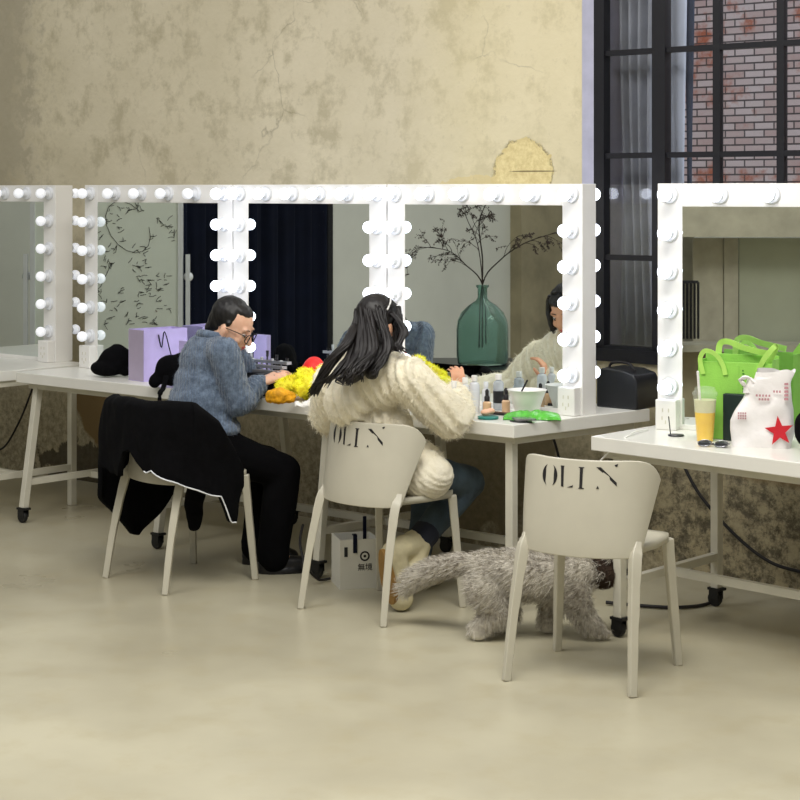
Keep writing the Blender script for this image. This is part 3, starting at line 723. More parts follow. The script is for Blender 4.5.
MB().lathe([(.0215,.03),(.0215,.095)],n=20,cap=False).obj('label_band',M['socket'],b,smooth=60)
bottle(486,410,.017,.09,M['toner'],M['socket'],'slim white bottle just behind the left dropper bottle')
b=bottle(498.5,410,.022,.122,M['clear'],M['white'],'clear bottle with dark label and white cap')
MB().lathe([(.0225,.03),(.0225,.08)],n=20,cap=False).obj('label_band',M['laptop'],b,smooth=60)
def dropper(px,py,label):
    q=top(px,py); t=empty('foundation_bottle',q,0,label=label,cat='bottle')
    MB().lathe([(.016,0),(.0175,.003),(.0175,.046),(.013,.051),(.007,.053)],n=18).obj('bottle_body',M['beige'],t,smooth=40)
    MB().lathe([(.011,.052),(.011,.070),(.007,.075),(.008,.094),(.004,.101)],n=16).obj('dropper_cap',M['ink'],t,smooth=40)
dropper(487,414,'beige foundation bottle with black dropper nearer the woman'); dropper(506,412.5,'beige foundation bottle with black dropper beside the white bowl')
# bowl
q=top(527,415); t=empty('white_bowl',q,0,label='wide white bowl with a black brush beside the green pack',cat='bowl')
MB().lathe([(.04,0),(.045,.006),(.070,.08),(.078,.100),(.081,.103),(.077,.103),(.067,.08),(.04,.012),(.0,.010)],n=32).obj('bowl',M['white'],t,smooth=40)
tb_=MB().caps((-.035,.0,.07),(.0,-.01,.14),.003,.004,8); tag(tb_.obj('makeup_brush',M['ink'],loc=q,smooth=60),'short black brush leaning in the white bowl','brush')
# palettes
M['teal']=mat('teal_compact',rgb(40,120,112),.35,var=.05); M['brown']=mat('brown_powder',rgb(92,62,44),.6,var=.1); M['skin_dot']=mat('peach_sponge',rgb(226,178,150),.8,var=.1)
q=top(488,419); tag(MB().lathe([(.038,0),(.042,.003),(.042,.010),(.039,.012)],n=28).obj('compact',M['teal'],loc=q,smooth=40),'round teal compact next to the woman’s elbow','compact')
fabric_blob('sponge',[(q+V((-.01,.01,.025)),(.02,.018,.013)),(q+V((.012,.015,.03)),(.016,.014,.012))],M['skin_dot'],'peach makeup sponge sitting on the teal compact','sponge',voxel=.003,amp=.002)
q=top(500,415); pt=empty('brown_palette',q,RZ,label='flat brown palette lying behind the dropper bottles',cat='palette')
MB().box((-.05,-.012,0),(.05,.012,.010)).obj('palette_case',M['ink'],pt,smooth=0,bevel=.002); MB().box((-.045,-.01,.010),(.045,.01,.012)).obj('powder',M['brown'],pt,smooth=0)
# green foil pack
M['foil']=mat('green_foil',rgb(84,176,54),.22,var=.3,nscale=30,bump=.7,bscale=60); q=top(532,419)
t=MB().grid(lambda i,j:(-.115+.23*i,-.055+.11*j+.008*math.sin(i*23),.003+.030*math.sin(PI*j)**.5*(math.sin(PI*i)**.35)*(1+.35*noise.noise(V((i*9,j*5,1))))),44,16)
t.grid(lambda i,j:(-.115+.23*i,-.055+.11*j+.008*math.sin(i*23),.001),44,16)
o=t.obj('snack_pack',M['foil'],loc=q,rz=math.radians(-4),smooth=60); tag(o,'crinkled bright green foil pack lying near the table corner','packet')
# tins at the corner
M['tin']=mat('dull_tin',rgb(150,150,156),.25,.8,var=.15); q=top(521,422); t=empty('palette_stack',q,RZ,label='slim silver and black compact palette at the table corner',cat='palette')
MB().prism([(.052*math.cos(a*PI/12),.028*math.sin(a*PI/12)) for a in range(24)],0,.005).obj('base',M['laptop'],t,smooth=30)
MB().prism([(.01+.056*math.cos(a*PI/12),.006+.03*math.sin(a*PI/12)) for a in range(24)],.011,.016).obj('lid',M['tin'],t,smooth=30)
q=top(513,421)
MB().prism([(.0+.03*math.cos(a*PI/8),.02*math.sin(a*PI/8)) for a in range(16)],.005,.011).obj('pan',M['tin'],t,smooth=30)
# black vanity case behind mirror
q=top(622,409); vc=empty('black_case',q,RZ,label='rounded black vanity case on the table beyond the middle mirror frames',cat='case')
pr=[(-.13,0),(.07,0),(.075,.01),(.07,.12),(.055,.145),(.0,.16),(-.10,.165),(-.13,.15)]
MB().prism(pr,0,.17,lambda x,y,h:(x,h,y)).obj('case_body',M['laptop'],vc,smooth=30,bevel=.006)
MB().tube(catmull([(-.1,.05,.16),(-.08,.05,.185),(.0,.05,.185),(.03,.05,.155)],4),.006,6).obj('handle',M['ink'],vc,smooth=60)
# ---- right table
q=top(676,436); t=empty('phone_holder',q,0,label='small round black stand by the foot of the right mirror',cat='stand')
MB().lathe([(.028,0),(.03,.003),(.028,.006),(.0,.008)],n=24).obj('base',M['laptop'],t,smooth=40); MB().caps((-.02,0,.006),(-.026,.01,.07),.002).obj('arm',M['laptop'],t,smooth=60)
# juice cup
q=top(705,441); t=empty('juice_cup',q,0,label='clear plastic cup of yellow juice with a white straw',cat='cup')
M['juice']=mat('orange_juice',rgb(255,204,10),.3,var=.12,nscale=20); M['froth']=mat('pale_froth',rgb(236,232,190),.3,var=.06,nscale=20,trans=.2,ior=1.1)
g=NT('cup_plastic'); g.col(rgb(235,240,235)); g.b.inputs['Roughness'].default_value=.1; g.b.inputs['Alpha'].default_value=.14; M['cup']=g.m
MB().lathe([(.029,.001),(.037,.105),(.0,.105)],n=24).obj('juice',M['juice'],t,smooth=40)
MB().lathe([(.0372,.105),(.040,.15),(.0,.15)],n=24).obj('froth',M['froth'],t,smooth=40)
MB().lathe([(.030,0),(.0425,.165),(.046,.166),(.046,.176),(.040,.182),(.036,.195),(.012,.2),(.0,.2)],n=28).obj('cup_shell',M['cup'],t,smooth=40)
MB().caps((-.018,0,.14),(-.026,-.0,.25),.005,.005,8).obj('straw',M['white'],t,smooth=60)
# green tote bag
M['lime']=mat('lime_nonwoven',rgb(146,206,84),.6,var=.10,nscale=9,bump=.3,bscale=150); M['lime2']=mat('lime_webbing',rgb(184,232,110),.55,var=.06)
q=top(698,438); tg=empty('green_tote_bag',V((q.x,q.y,TZ)),RZ5+.06,label='lime green nonwoven tote bag with looped handles',cat='bag')
tg.scale=(.95,1,.91)
w_,d_,h_=.29,.10,.335
b=MB(); a=[(0,0),(w_,0),(w_,d_),(0,d_)]
th=.004
def bagpt(e,z): return (e[0],e[1],z)
b.box((0,0,0),(w_,th,h_*.93)); b.box((0,d_-th,0),(w_,d_,h_)); b.box((0,th,0),(th,d_-th,h_*.94)); b.box((w_-th,th,0),(w_,d_-th,h_*.97)); b.box((0,0,0),(w_,d_,th))
b.box((w_*.52,-.002,0.1),(w_*.56,.001,h_*.9))
b.obj('bag_body',M['lime'],tg,smooth=0,bevel=.002)
def strap(pts,wd,name='handle'):
    c=catmull(pts,6); m=MB(); vs=[]; 
    for k,p in enumerate(c):
        d=(c[min(k+1,len(c)-1)]-c[max(k-1,0)]).normalized(); s_=d.cross(V((0,1,.15))).normalized()*wd/2; vs+=[p-s_,p+s_,p+s_+V((0,.003,0)),p-s_+V((0,.003,0))]
    n=len(c); fs=[]
    for k in range(n-1):
        for e in range(4): fs.append((k*4+e,k*4+(e+1)%4,(k+1)*4+(e+1)%4,(k+1)*4+e))
    fs+=[(0,1,2,3),(n*4-4,n*4-3,n*4-2,n*4-1)]
    m.add(vs,fs); return m.obj(name,M['lime2'],tg,smooth=40)
strap([(.022,-.006,.26),(.012,-.012,.32),(.035,-.02,.355),(.075,-.015,.34),(.10,-.008,.30),(.11,-.006,.26)],.018)
strap([(.05,d_,.30),(.055,d_,.37),(.09,d_-.01,.385),(.15,d_-.02,.365),(.22,d_-.03,.35),(.255,d_-.02,.345)],.024)
strap([(.235,.0,.28),(.262,-.01,.33),(.292,-.01,.37),(.305,.0,.382),(.295,.01,.355),(.265,.02,.30)],.02)
m=MB()
for k in range(9): m.box((.175,-.001,.18+k*.012),(.183 if k%2 else .180,0.0,.186+k*.012))
o=m.obj('printed_text',mat('dark_green_print',rgb(52,120,30),.6,var=.05),tg,smooth=0)
m=MB()
for k in range(20):
    a0=2*PI*k/20;a1=2*PI*(k+1)/20
    m.add([(w_-.032+.009*math.cos(a0),-.0008,.245+.009*math.sin(a0)),(w_-.032+.009*math.cos(a1),-.0008,.245+.009*math.sin(a1)),(w_-.032+.006*math.cos(a1),-.0008,.245+.006*math.sin(a1)),(w_-.032+.006*math.cos(a0),-.0008,.245+.006*math.sin(a0))],[(0,1,2,3)])
m.obj('printed_ring',bpy.data.materials['dark_green_print'],tg,smooth=0)
# dark box
q=top(721,440); bx=MB().box((0,0,0),(.09,.05,.17)).obj('dark_box',mat('deep_green_card',rgb(14,38,34),.5,var=.15),loc=q+V((.004,-.012,0)),rz=RZ3+.25,smooth=0,bevel=.003); tag(bx,'dark green upright box between juice cup and white bag','box')
# white plastic bag with star
M['poly']=mat('white_polythene',rgb(236,232,230),.35,var=.05,nscale=12,bump=.9,bscale=18); M['star']=mat('red_print',rgb(196,22,38),.5,var=.05); M['rprint']=mat('faded_red_print',rgb(180,130,136),.6,var=.1)
q=top(765,448); pb=empty('plastic_bag',q+V((0,.05,0)),math.radians(-14),label='white plastic takeaway bag printed with a red star',cat='bag')
def bagf(i,j):
    a=2*PI*i; e=.55; w=.108*(1-.02*j)*(1+.06*math.sin(j*7)); 
    wl=w*(1-.55*max(0,j-.35)/.65) # left side narrows to the tied neck
    ca,sa=math.cos(a),math.sin(a); x=math.copysign(abs(ca)**e,ca)*(w if ca>0 else wl); y=math.copysign(abs(sa)**e,sa)*.055*(1-.55*j**1.5)
    z=(.27-.03*(x<-.02)*j)*j
    k=noise.noise(V((x*14,y*14,z*14)))*.013; return (x+k,y+k*.7-.0,z+(.006*math.sin(a*5) if j>.9 else 0))
b=MB().grid(bagf,72,40); b.prism([(.1*math.cos(t*PI/12),.045*math.sin(t*PI/12)) for t in range(24)],0,.004)
b.obj('bag_body',M['poly'],pb,smooth=180,fix=False)
b=MB(); b.tube(catmull([(-.055,-.02,.19),(-.06,-.02,.215),(-.075,-.02,.235),(-.05,-.02,.245),(-.03,-.02,.225)],4),[.016,.014,.012,.01,.01]*3+[.016]*2,8,flat=.5); b.obj('knot',M['poly'],pb,smooth=60)
def sx(x,z):  # front surface of the bag
    return (x,-.0625+.06*(z/.27)**1.5*.5-.002,z)
st_=[]
for k in range(10):
    r=.052 if k%2==0 else .021; a=PI/2+k*PI/5+.12; st_.append((.062+r*math.cos(a),.062+r*math.sin(a)*1.05))
MB().prism(st_,0,.0012,lambda x,z,h:(sx(x,z)[0],sx(x,z)[1]-h,z)).obj('printed_star',M['star'],pb,smooth=0)
m=MB()
for z,x0,x1,n_ in ((.185,-.02,.035,5),(.172,-.01,.03,4),(.20,.04,.07,3)):
    for k in range(n_): 
        x=x0+(x1-x0)*k/n_; m.prism([(x,z-.004),(x+.007,z-.004),(x+.006,z+.004),(x,z+.003)],0,.001,lambda x,z,h:(x,sx(x,z)[1]-h,z))
for k in range(4):
    for l in range(3): m.prism([(-.082+k*.008,.10+l*.009),(-.077+k*.008,.10+l*.009),(-.077+k*.008,.106+l*.009),(-.082+k*.008,.106+l*.009)],0,.001,lambda x,z,h:(x,sx(x,z)[1]-h+.003,z))
for k in range(5): m.prism([(.078,.17+k*.013),(.093,.17+k*.013),(.092,.179+k*.013),(.079,.178+k*.013)],0,.001,lambda x,z,h:(x,sx(x,z)[1]-h+.003,z))
m.obj('printed_text',M['rprint'],pb,smooth=0)
# black round bag at the right edge
q=top(812,452)
fabric_blob('black_pouch',[(q+V((0,.04,.075)),(.055,.05,.07)),(q+V((.03,.05,.07)),(.06,.05,.07))],M['black'],'rounded black pouch at the right edge beside the white bag','pouch',amp=.003)
# sunglasses
q=top(713,447); sg=empty('sunglasses',q,math.radians(-25),label='folded dark sunglasses lying in front of the juice cup',cat='glasses')
for x in (-.03,.03):
    l=MB(); l.ell((x,0,.012),(.024,.018,.004),Matrix.Rotation(.5,3,'X')); l.obj('lens',M['blackgloss'],sg,smooth=60)
    l=MB(); l.tube([(x+.024*math.cos(a),-.0+.019*math.sin(a)*.88,.012+.019*math.sin(a)*.48) for a in [2*PI*k/16 for k in range(17)]],.002,6); l.obj('rim',M['tin'],sg,smooth=60)
l=MB(); l.tube([(-.054,.0,.014),(-.05,.03,.006),(.02,.035,.004)],.002,6); l.tube([(.054,.0,.014),(.05,.038,.009),(-.02,.043,.006)],.002,6); l.obj('temple',M['ink'],sg,smooth=60)
# cables
def cable(name,pts,r,m,label):
    tag(MB().tube(catmull(pts,8),r,8).obj(name,m,smooth=60),label,'cable')
a=top(684,440); wl=lambda px,py,v:(lambda k:(lambda Y:PX(px,Y,H-(py-HY)*Y/F))( (W0+N*v).dot(N)/(V((k,1,0)).dot(N)) ))((px-400)/F)
cable('power_cable',[wl(682,462,.1),wl(700,495,.1),wl(735,535,.08),wl(770,562,.07),wl(805,573,.06)],.007,M['ink'],'black power cable sagging along the wall under the right table')
cable('floor_cable',[PX(606,7.35,.012),PX(640,7.3,.01),PX(680,7.27,.01),PX(712,7.36,.012),PX(722,7.5,.06)],.007,M['ink'],'black cable curving across the floor under the right table')
cable('charging_cable',[V((.76,7.05,.60)),V((.79,6.98,.66)),V((.835,6.94,.72)),V((.88,6.96,.748)),V((.93,6.97,.746))] if False else [P(588,474,6.90),P(603,458,6.82),P(622,440,6.78),P(634,432,6.88),P(648,429.5,6.99)],.003,M['white'],'thin white cord crossing the left end of the right table')
cable('power_cable',[wl(-6,452,.1),wl(6,445,.1),wl(20,420,.1),wl(30,395,.1),wl(34,383,.12)],.006,M['ink'],'black cable drooping against the wall at the left edge')
cable('power_cable',[wl(552,434,.1),wl(557,450,.1),wl(564,480,.1),wl(575,510,.08)],.006,M['ink'],'black cable hanging behind the empty chair’s backrest')
cable('power_cable',[PX(303,7.9,.22),PX(300,7.8,.16),PX(306,7.7,.09),PX(318,7.75,.02),PX(330,7.8,.012)],.006,M['ink'],'black cable curling down beside the man’s shoe')
# carrier bag under the middle chair
M['bagw']=mat('white_card',rgb(214,212,200),.6,var=.04,nscale=6); 
q=PX(340,F*H/(590-HY),0)
sb=paper_bag('shopping_bag',q,math.radians(14),.165,.17,.205,M['bagw'],'white paper bag with a round logo under the middle chair',inner=M['ink'])
sb.rotation_euler[2]=math.radians(14)
m=MB(); m.box((.055,-.004,.15),(.072,-.001,.225)); m.box((.055,-.004,.222),(.072,.02,.226)); m.obj('handle',M['navy'],sb,smooth=0)
MB().box((.135,.165,.15),(.15,.169,.27)).obj('handle',M['navy'],sb,smooth=0)
m=MB(); m.box((.018,-.002,.135),(.032,0,.175)); m.obj('tag',M['laptop'],sb,smooth=0)
m=MB(); cx,cz=.105,.135
def ring(r0,r1):
    for k in range(20):
        a0=2*PI*k/20;a1=2*PI*(k+1)/20
        m.add([(cx+r1*math.cos(a0),-.001,cz+r1*math.sin(a0)),(cx+r1*math.cos(a1),-.001,cz+r1*math.sin(a1)),(cx+r0*math.cos(a1),-.001,cz+r0*math.sin(a1)),(cx+r0*math.cos(a0),-.001,cz+r0*math.sin(a0))],[(0,1,2,3)])
ring(.014,.021); ring(.0,.006)
m.obj('printed_logo',M['ink'],sb,smooth=0)
cu=bpy.data.curves.new('printed_text','FONT'); cu.body='無境'; cu.size=.032; cu.extrude=.0004; to=bpy.data.objects.new('t',cu); C.objects.link(to)
bpy.context.view_layer.update(); tm=bpy.data.meshes.new_from_object(to.evaluated_get(bpy.context.evaluated_depsgraph_get())); bpy.data.objects.remove(to)
to=bpy.data.objects.new('printed_text',tm); C.objects.link(to); tm.materials.clear(); tm.materials.append(M['ink']); to.parent=sb; to.rotation_euler=(PI/2,0,0); to.location=(.074,-.0008,.078)
# ================= people
SK=mat('skin',rgb(226,178,150),.5,var=.06,nscale=20); SK2=mat('warm_skin',rgb(216,160,126),.5,var=.06,nscale=20)
for x in (SK,SK2): x.node_tree.nodes['Principled BSDF'].inputs['Subsurface Weight'].default_value=.08
HAIR=mat('black_hair',rgb(12,9,9),.5,var=.3,nscale=60); HAIRB=mat('dark_brown_hair',rgb(18,12,11),.5,var=.35,nscale=50)
BLUE=NT('blue_grey_knit'); _w=BLUE.n('ShaderNodeTexWave',bands_direction='X'); _w.inputs['Scale'].default_value=26; _w.inputs['Distortion'].default_value=4; _w.inputs['Detail'].default_value=3; BLUE.l(BLUE.coord(),_w.inputs[0])
BLUE.col(BLUE.mix(BLUE.ramp(BLUE.noise(40,5,.7),.35,.65),rgb(70,84,104),rgb(112,128,148))); BLUE.b.inputs['Roughness'].default_value=.95; BLUE.b.inputs['Sheen Weight'].default_value=.3; BLUE.bump(BLUE.math('ADD',_w.outputs['Fac'],BLUE.noise(120,3)),.5,.006); BLUE=BLUE.m
CREAM=NT('cream_cable_knit'); _d=CREAM.n('ShaderNodeVectorMath',operation='DOT_PRODUCT'); CREAM.l(CREAM.coord(),_d.inputs[0]); _d.inputs[1].default_value=(.72,-.60,.35); _s=CREAM.math('SINE',CREAM.math('ADD',CREAM.math('MULTIPLY',_d.outputs['Value'],190),CREAM.math('MULTIPLY',CREAM.noise(7,3),5)))
CREAM.col(CREAM.mix(CREAM.noise(30,5,.7),rgb(226,216,188),rgb(252,246,228))); CREAM.b.inputs['Roughness'].default_value=.95; CREAM.b.inputs['Sheen Weight'].default_value=.3; CREAM.bump(CREAM.math('ADD',CREAM.math('MULTIPLY',_s,.5),CREAM.noise(90,3)),.55,.007); CREAM=CREAM.m
TROU=mat('black_trousers',rgb(6,6,8),1,spec=.12,var=.25,nscale=20,bump=.2,bscale=40); JEAN=mat('washed_dark_jeans',rgb(58,72,82),.85,var=.3,nscale=14,bump=.3,bscale=150)
EYEW=mat('eye_white',rgb(230,225,220),.3,var=0); LIP=mat('lips',rgb(190,90,86),.45,var=.05)
def head_pieces(b,c,R,s=1.0):
    q=lambda x,y,z:c+R@V((x,y,z))*s
    b.ell(q(0,-.012,.025),(.074*s,.094*s,.086*s),R); b.ell(q(0,.025,-.04),(.060*s,.064*s,.072*s),R); b.ell(q(0,.012,-.01),(.068*s,.08*s,.07*s),R)
    b.ell(q(0,.068,-.092),(.024*s,.02*s,.018*s),R); b.ell(q(0,.076,-.058),(.027*s,.016*s,.018*s),R)
    b.caps(q(0,.084,.008),q(0,.106,-.030),.008*s,.0125*s); b.ell(q(.011,.093,-.034),(.009*s,.01*s,.008*s),R); b.ell(q(-.011,.093,-.034),(.009*s,.01*s,.008*s),R)
    b.caps(q(-.04,.072,.022),q(.04,.072,.022),.012*s,.012*s)
    for e in (-1,1):
        b.ell(q(e*.038,.062,-.032),(.022*s,.02*s,.022*s),R); b.ell(q(e*.074,-.006,-.022),(.010*s,.018*s,.030*s),R)
        b.caps(q(e*.055,-.0,-.06),q(e*.02,.055,-.09),.022*s,.02*s)
def face_parts(body,c,R,s=1.0,glasses=False):
    q=lambda x,y,z:c+R@V((x,y,z))*s
    for e in (-1,1):
        MB().ell(q(e*.031,.074,-.002),(.0125*s,.010*s,.0085*s),R,12,8).obj('eye',EYEW,body,smooth=180)
        MB().ell(q(e*.031,.0815,-.005),(.0055*s,.004*s,.0055*s),R,10,6).obj('iris',M['ink'],body,smooth=180)
        MB().tube(catmull([q(e*.015,.080,.001),q(e*.03,.086,.004),q(e*.047,.077,.001)],4),.0016*s,5).obj('eyelash',M['ink'],body,smooth=60)
        MB().tube(catmull([q(e*.014,.084,.020),q(e*.032,.086,.027),q(e*.052,.073,.022)],4),[.002,.0028,.003,.003,.003,.003,.0025,.002,.001],6,flat=.6).obj('eyebrow',HAIR,body,smooth=60)
    MB().ell(q(0,.0905,-.0565),(.018*s,.006*s,.004*s),R,12,8).obj('lips',LIP,body,smooth=180)
    MB().ell(q(0,.0895,-.0635),(.015*s,.006*s,.0045*s),R,12,8).obj('lips',LIP,body,smooth=180)
    if glasses:
        g=MB()
        for e in (-1,1):
            g.tube([q(e*.034+.025*math.cos(a)*(1),.104-.006*abs(math.cos(a)),-.006+.021*math.sin(a)) for a in [2*PI*k/20 for k in range(21)]],.0024*s,6)
            g.tube([q(e*.058,.098,.004),q(e*.070,.06,.004),q(e*.079,-.005,-.004),q(e*.077,-.02,-.018)],.0022*s,6)
        g.tube([q(-.010,.104,-.001),q(0,.108,.002),q(.010,.104,-.001)],.002*s,6)
        g.obj('glasses',M['ink'],body,smooth=60)
def hand(b,w,fw,pn,side,curl=.5,s=1.0,thumb=1):
    """w wrist, fw finger direction, pn palm normal (fingers curl towards it); side = thumb side"""
    w=V(w);fw=V(fw).normalized();pn=V(pn);pn=(pn-fw*pn.dot(fw)).normalized();sd=fw.cross(pn)*side
    b.caps(w-fw*.01,w+fw*.03*s,.019*s,.021*s)
    for k,(o,L,r) in enumerate(((.030,.070,.0085),(.010,.078,.0088),(-.010,.072,.0085),(-.028,.057,.0075))):
        k0=w+fw*.018*s+sd*o*.6*s; k1=w+fw*.082*s+sd*o*s
        b.caps(k0,k1,.013*s,.0115*s,10)
        p=k1; d=fw.copy(); ang=0
        for seg,fr in enumerate((.46,.30,.24)):
            ang=curl*(.55+.75*seg)+k*.06; d=(fw*math.cos(ang)+pn*math.sin(ang)+sd*(.10-.08*k)).normalized()
            n=p+d*L*fr*s*1.05; b.caps(p,n,r*s*(1-.08*seg),r*s*(.95-.1*seg),10); p=n
    t0=w+fw*.020*s+sd*.022*s; t1=t0+(fw*.55+sd*.75+pn*.35).normalized()*.036*s; t2=t1+(fw*.85+sd*.25+pn*.5).normalized()*.028*s; t3=t2+(fw*.9-sd*.05+pn*.5).normalized()*.022*s
    b.caps(t0,t1,.014*s,.011*s,10); b.caps(t1,t2,.0105*s,.0098*s,10); b.caps(t2,t3,.0098*s,.008*s,10)
# ---------------- man
hc=V((-.835,7.99,.55))
S1=P(224,352,7.90); E1=P(238,402,7.92); W1=P(260,383,8.10); S2=P(228,352,8.22); E2=P(262,392,8.33); W2=P(276,384,8.38)
chest=P(209,362,8.06); belly=P(204,402,8.03); nk=P(215,340,8.07); hd=P(233,326,8.06)
Rm=basis((.95,-.30),.50,0)
b=MB()
Rt=basis((.80,.60),0)
b.ell(hc,(.165,.12,.11),Rt); b.ell(belly,(.15,.105,.13),Rt); b.ell(chest,(.135,.080,.11),Rt)
b.caps(nk+V((-.015,0,-.04)),hd+V((-.03,.0,-.03)),.052,.050); head_pieces(b,hd,Rm,.98)
for S,E,W in ((S1,E1,W1),(S2,E2,W2)): b.caps(S,E,.048,.038); b.caps(E,W,.038,.024)
b.caps(chest+V((0,0,.06)),S1,.06,.05); b.caps(chest+V((0,0,.06)),S2,.06,.05)
kn1=V((-.505,8.0,.435)); an1=V((-.545,7.97,.10)); kn2=V((-.60,8.2,.44)); an2=V((-.63,8.17,.1)); hp1=hc+Rt@V((.09,.02,-.02)); hp2=hc+Rt@V((-.09,.02,-.02))
for h,k,a in ((hp1,kn1,an1),(hp2,kn2,an2)): b.caps(h,k,.07,.05); b.caps(k,a,.048,.033); b.caps(a,a+V((.06,.012,-.05)),.028,.024)
hand(b,W1,(.88,.15,.35),(.35,.45,-.8),1,.5,1.0); hand(b,W2,(.8,.1,-.1),(.1,-.8,-.5),-1,.6,.95)
man=remesh(b,'person',SK,voxel=.006,smooth=1)
tag(man,'person in a blue grey sweater and glasses, bent over yellow tulle','person')
face_parts(man,hd,Rm,.98,True)
h=MB(); q=lambda x,y,z:hd+Rm@V((x,y,z))*.98
h.ell(q(0,-.034,.040),(.080,.088,.082),Rm); h.ell(q(0,-.062,-.0),(.066,.056,.075),Rm); h.ell(q(0,.004,.080),(.058,.058,.032),Rm)
h.caps(q(.072,-.0,.02),q(.07,.0,-.0),.013,.008); h.caps(q(-.072,-.0,.02),q(-.07,.0,-.0),.013,.008)
h.ell(q(0,-.085,-.055),(.045,.03,.03),Rm)
remesh(h,'hair',HAIR,man,voxel=.005,smooth=2,disp=lambda c:.0035*noise.noise(V((c.x*60,c.y*60,c.z*18))))
# sweater
s=MB(); s.ell(belly+V((-.01,0,-.06)),(.18,.135,.12),Rt); s.ell(belly+V((-.008,0,.0)),(.178,.135,.13),Rt); s.ell(chest+V((.0,0,0)),(.172,.116,.13),Rt); s.ell(P(204,384,8.045),(.172,.120,.11),Rt)
s.ell(P(205,428,8.0),(.185,.145,.065),Rt)
s.caps(chest+V((.02,0,.06)),nk,.075,.05)
for S,E,W in ((S1,E1,W1),(S2,E2,W2)):
    s.caps(chest+V((.02,0,.045)),S,.075,.064); s.caps(S,E,.066,.064); s.ell(E+V((.01,.02,-.0)),(.07,.07,.06)); s.caps(E,E.lerp(W,.8),.064,.046); s.caps(E.lerp(W,.8),E.lerp(W,.93),.046,.040)
def kd(c):
    f=.006*noise.noise(c*9); 
    d=(c-E1).length
    if d<.28: 
        ax=(W1-E1).normalized(); t=(c-E1).dot(ax); 
        if t>.04: f+=.006*math.sin(t*150)
    return f+.0025*noise.noise(c*60)
sw=remesh(s,'sweater',BLUE,man,voxel=.0075,smooth=3,disp=kd)
fibres(sw,7000,.010,.0007,grav=(0,0,-.4),jit=.9,seed=8)
c=MB(); c.tube([nk+Rt@V((.068*math.cos(a),.062*math.sin(a)+.0,.012+.018*math.sin(a)*-1)) for a in [2*PI*k/24 for k in range(25)]],.02,10); c.obj('collar',BLUE,man,smooth=180)
t=MB(); t.ell(hc+V((0,0,.02)),(.178,.138,.10),Rt)
for h_,k,a in ((hp1,kn1,an1),(hp2,kn2,an2)): t.caps(h_,k,.092,.078); t.caps(k,a+V((0,0,.0)),.078,.070); t.caps(a,a+V((0,0,-.03)),.073,.071)
remesh(t,'trousers',TROU,man,voxel=.009,smooth=3,disp=lambda c:.006*noise.noise(V((c.x*9,c.y*9,c.z*5))))
for a in (an1,an2):
    t=MB(); f=V((.97,.22,0)).normalized(); a0=V((a.x,a.y,0))
    t.caps(a0+V((0,0,.09)),a0+V((0,0,.045)),.05,.045); t.caps(a0-f*.03+V((0,0,.04)),a0+f*.13+V((0,0,.036)),.04,.034); t.ell(a0+f*.14+V((0,0,.032)),(.045,.042,.03)); t.prism([(.055+.125*math.cos(k*PI/12),.044*math.sin(k*PI/12)) for k in range(24)],0,.02,lambda x,y,h:a0+f*x+V((-f.y,f.x,0))*y+V((0,0,h)))
    remesh(t,'shoe',M['blackgloss'],man,voxel=.006,smooth=2)
# ---------------- woman
Rw=basis((.65,.76),0); hc=V((.0,7.34,.55))
S1=P(408,378,7.18); E1=P(449,417,7.25); W1=P(457,393,7.50); S2=P(334,382,7.42); E2=P(330,414,7.54); W2=P(372,404,7.84)
chest=P(372,378,7.30); belly=P(374,425,7.35); nk=P(377,356,7.32); hd=P(379,326,7.33)
Rh=basis((.74,.67),.42,-.10)
b=MB(); b.ell(hc,(.17,.12,.11),Rw); b.ell(belly,(.13,.10,.14),Rw); b.ell(chest,(.15,.095,.12),Rw)
b.caps(nk+V((0,0,-.05)),hd+V((-.015,-.015,-.03)),.046,.045); head_pieces(b,hd,Rh,.97)
for S,E,W in ((S1,E1,W1),(S2,E2,W2)): b.caps(S,E,.040,.033); b.caps(E,W,.033,.021); b.caps(chest+V((0,0,.05)),S,.055,.042)
hp1=hc+Rw@V((.09,.0,-.02)); hp2=hc+Rw@V((-.09,0,-.02)); kn1=P(468,482,7.52); an1=P(420,540,7.36); he1=P(383,552,7.22); kn2=V((.13,7.80,.47)); an2=V((.07,7.64,.10))
for h_,k,a in ((hp1,kn1,an1),(hp2,kn2,an2)): b.caps(h_,k,.07,.048); b.caps(k,a,.046,.030)
hand(b,W1,(.05,.15,1),(-.3,.6,0),-1,.75,.85); hand(b,W2,(.8,.5,.1),(.0,-.3,-.8),1,.5,.85)
wo=remesh(b,'person',SK2,voxel=.006,smooth=1)
tag(wo,'person with long dark hair in a fluffy cream knit sweater, seen from behind','person')
face_parts(wo,hd,Rh,.97)
s=MB(); s.ell(belly+V((0,0,-.02)),(.185,.122,.15),Rw); s.ell(chest,(.18,.125,.13),Rw); s.caps(chest+V((0,0,.06)),nk,.085,.055)
s.ell(chest+V((-.09,-.03,-.09)),(.10,.09,.10),Rw)
s.ell(hc+V((.01,.01,.0)),(.2,.14,.13),Rw); s.ell(hp1+V((.035,-.02,-.005)),(.105,.115,.095),Rw)
for S,E,W in ((S1,E1,W1),(S2,E2,W2)):
    s.caps(chest+V((0,0,.045)),S,.085,.075); s.caps(S,E,.082,.084); s.ell(E.lerp(W,.25),(.092,.085,.075)); s.caps(E,W-(W-E).normalized()*.02,.082,.052)
def kc(c):
    t=(c-S1).dot((E1-S1).normalized()); 
    if c.z<.62: return .006*noise.noise(c*7)+.0022*math.sin((c.x*.72-c.y*.60+c.z*.9)*260)
    return .007*noise.noise(c*8)+.0065*math.sin((c.x*.72-c.y*.60+c.z*.35)*165+1.5*noise.noise(c*8))+.003*noise.noise(c*50)
sw=remesh(s,'sweater',CREAM,wo,voxel=.0075,smooth=3,disp=kc)
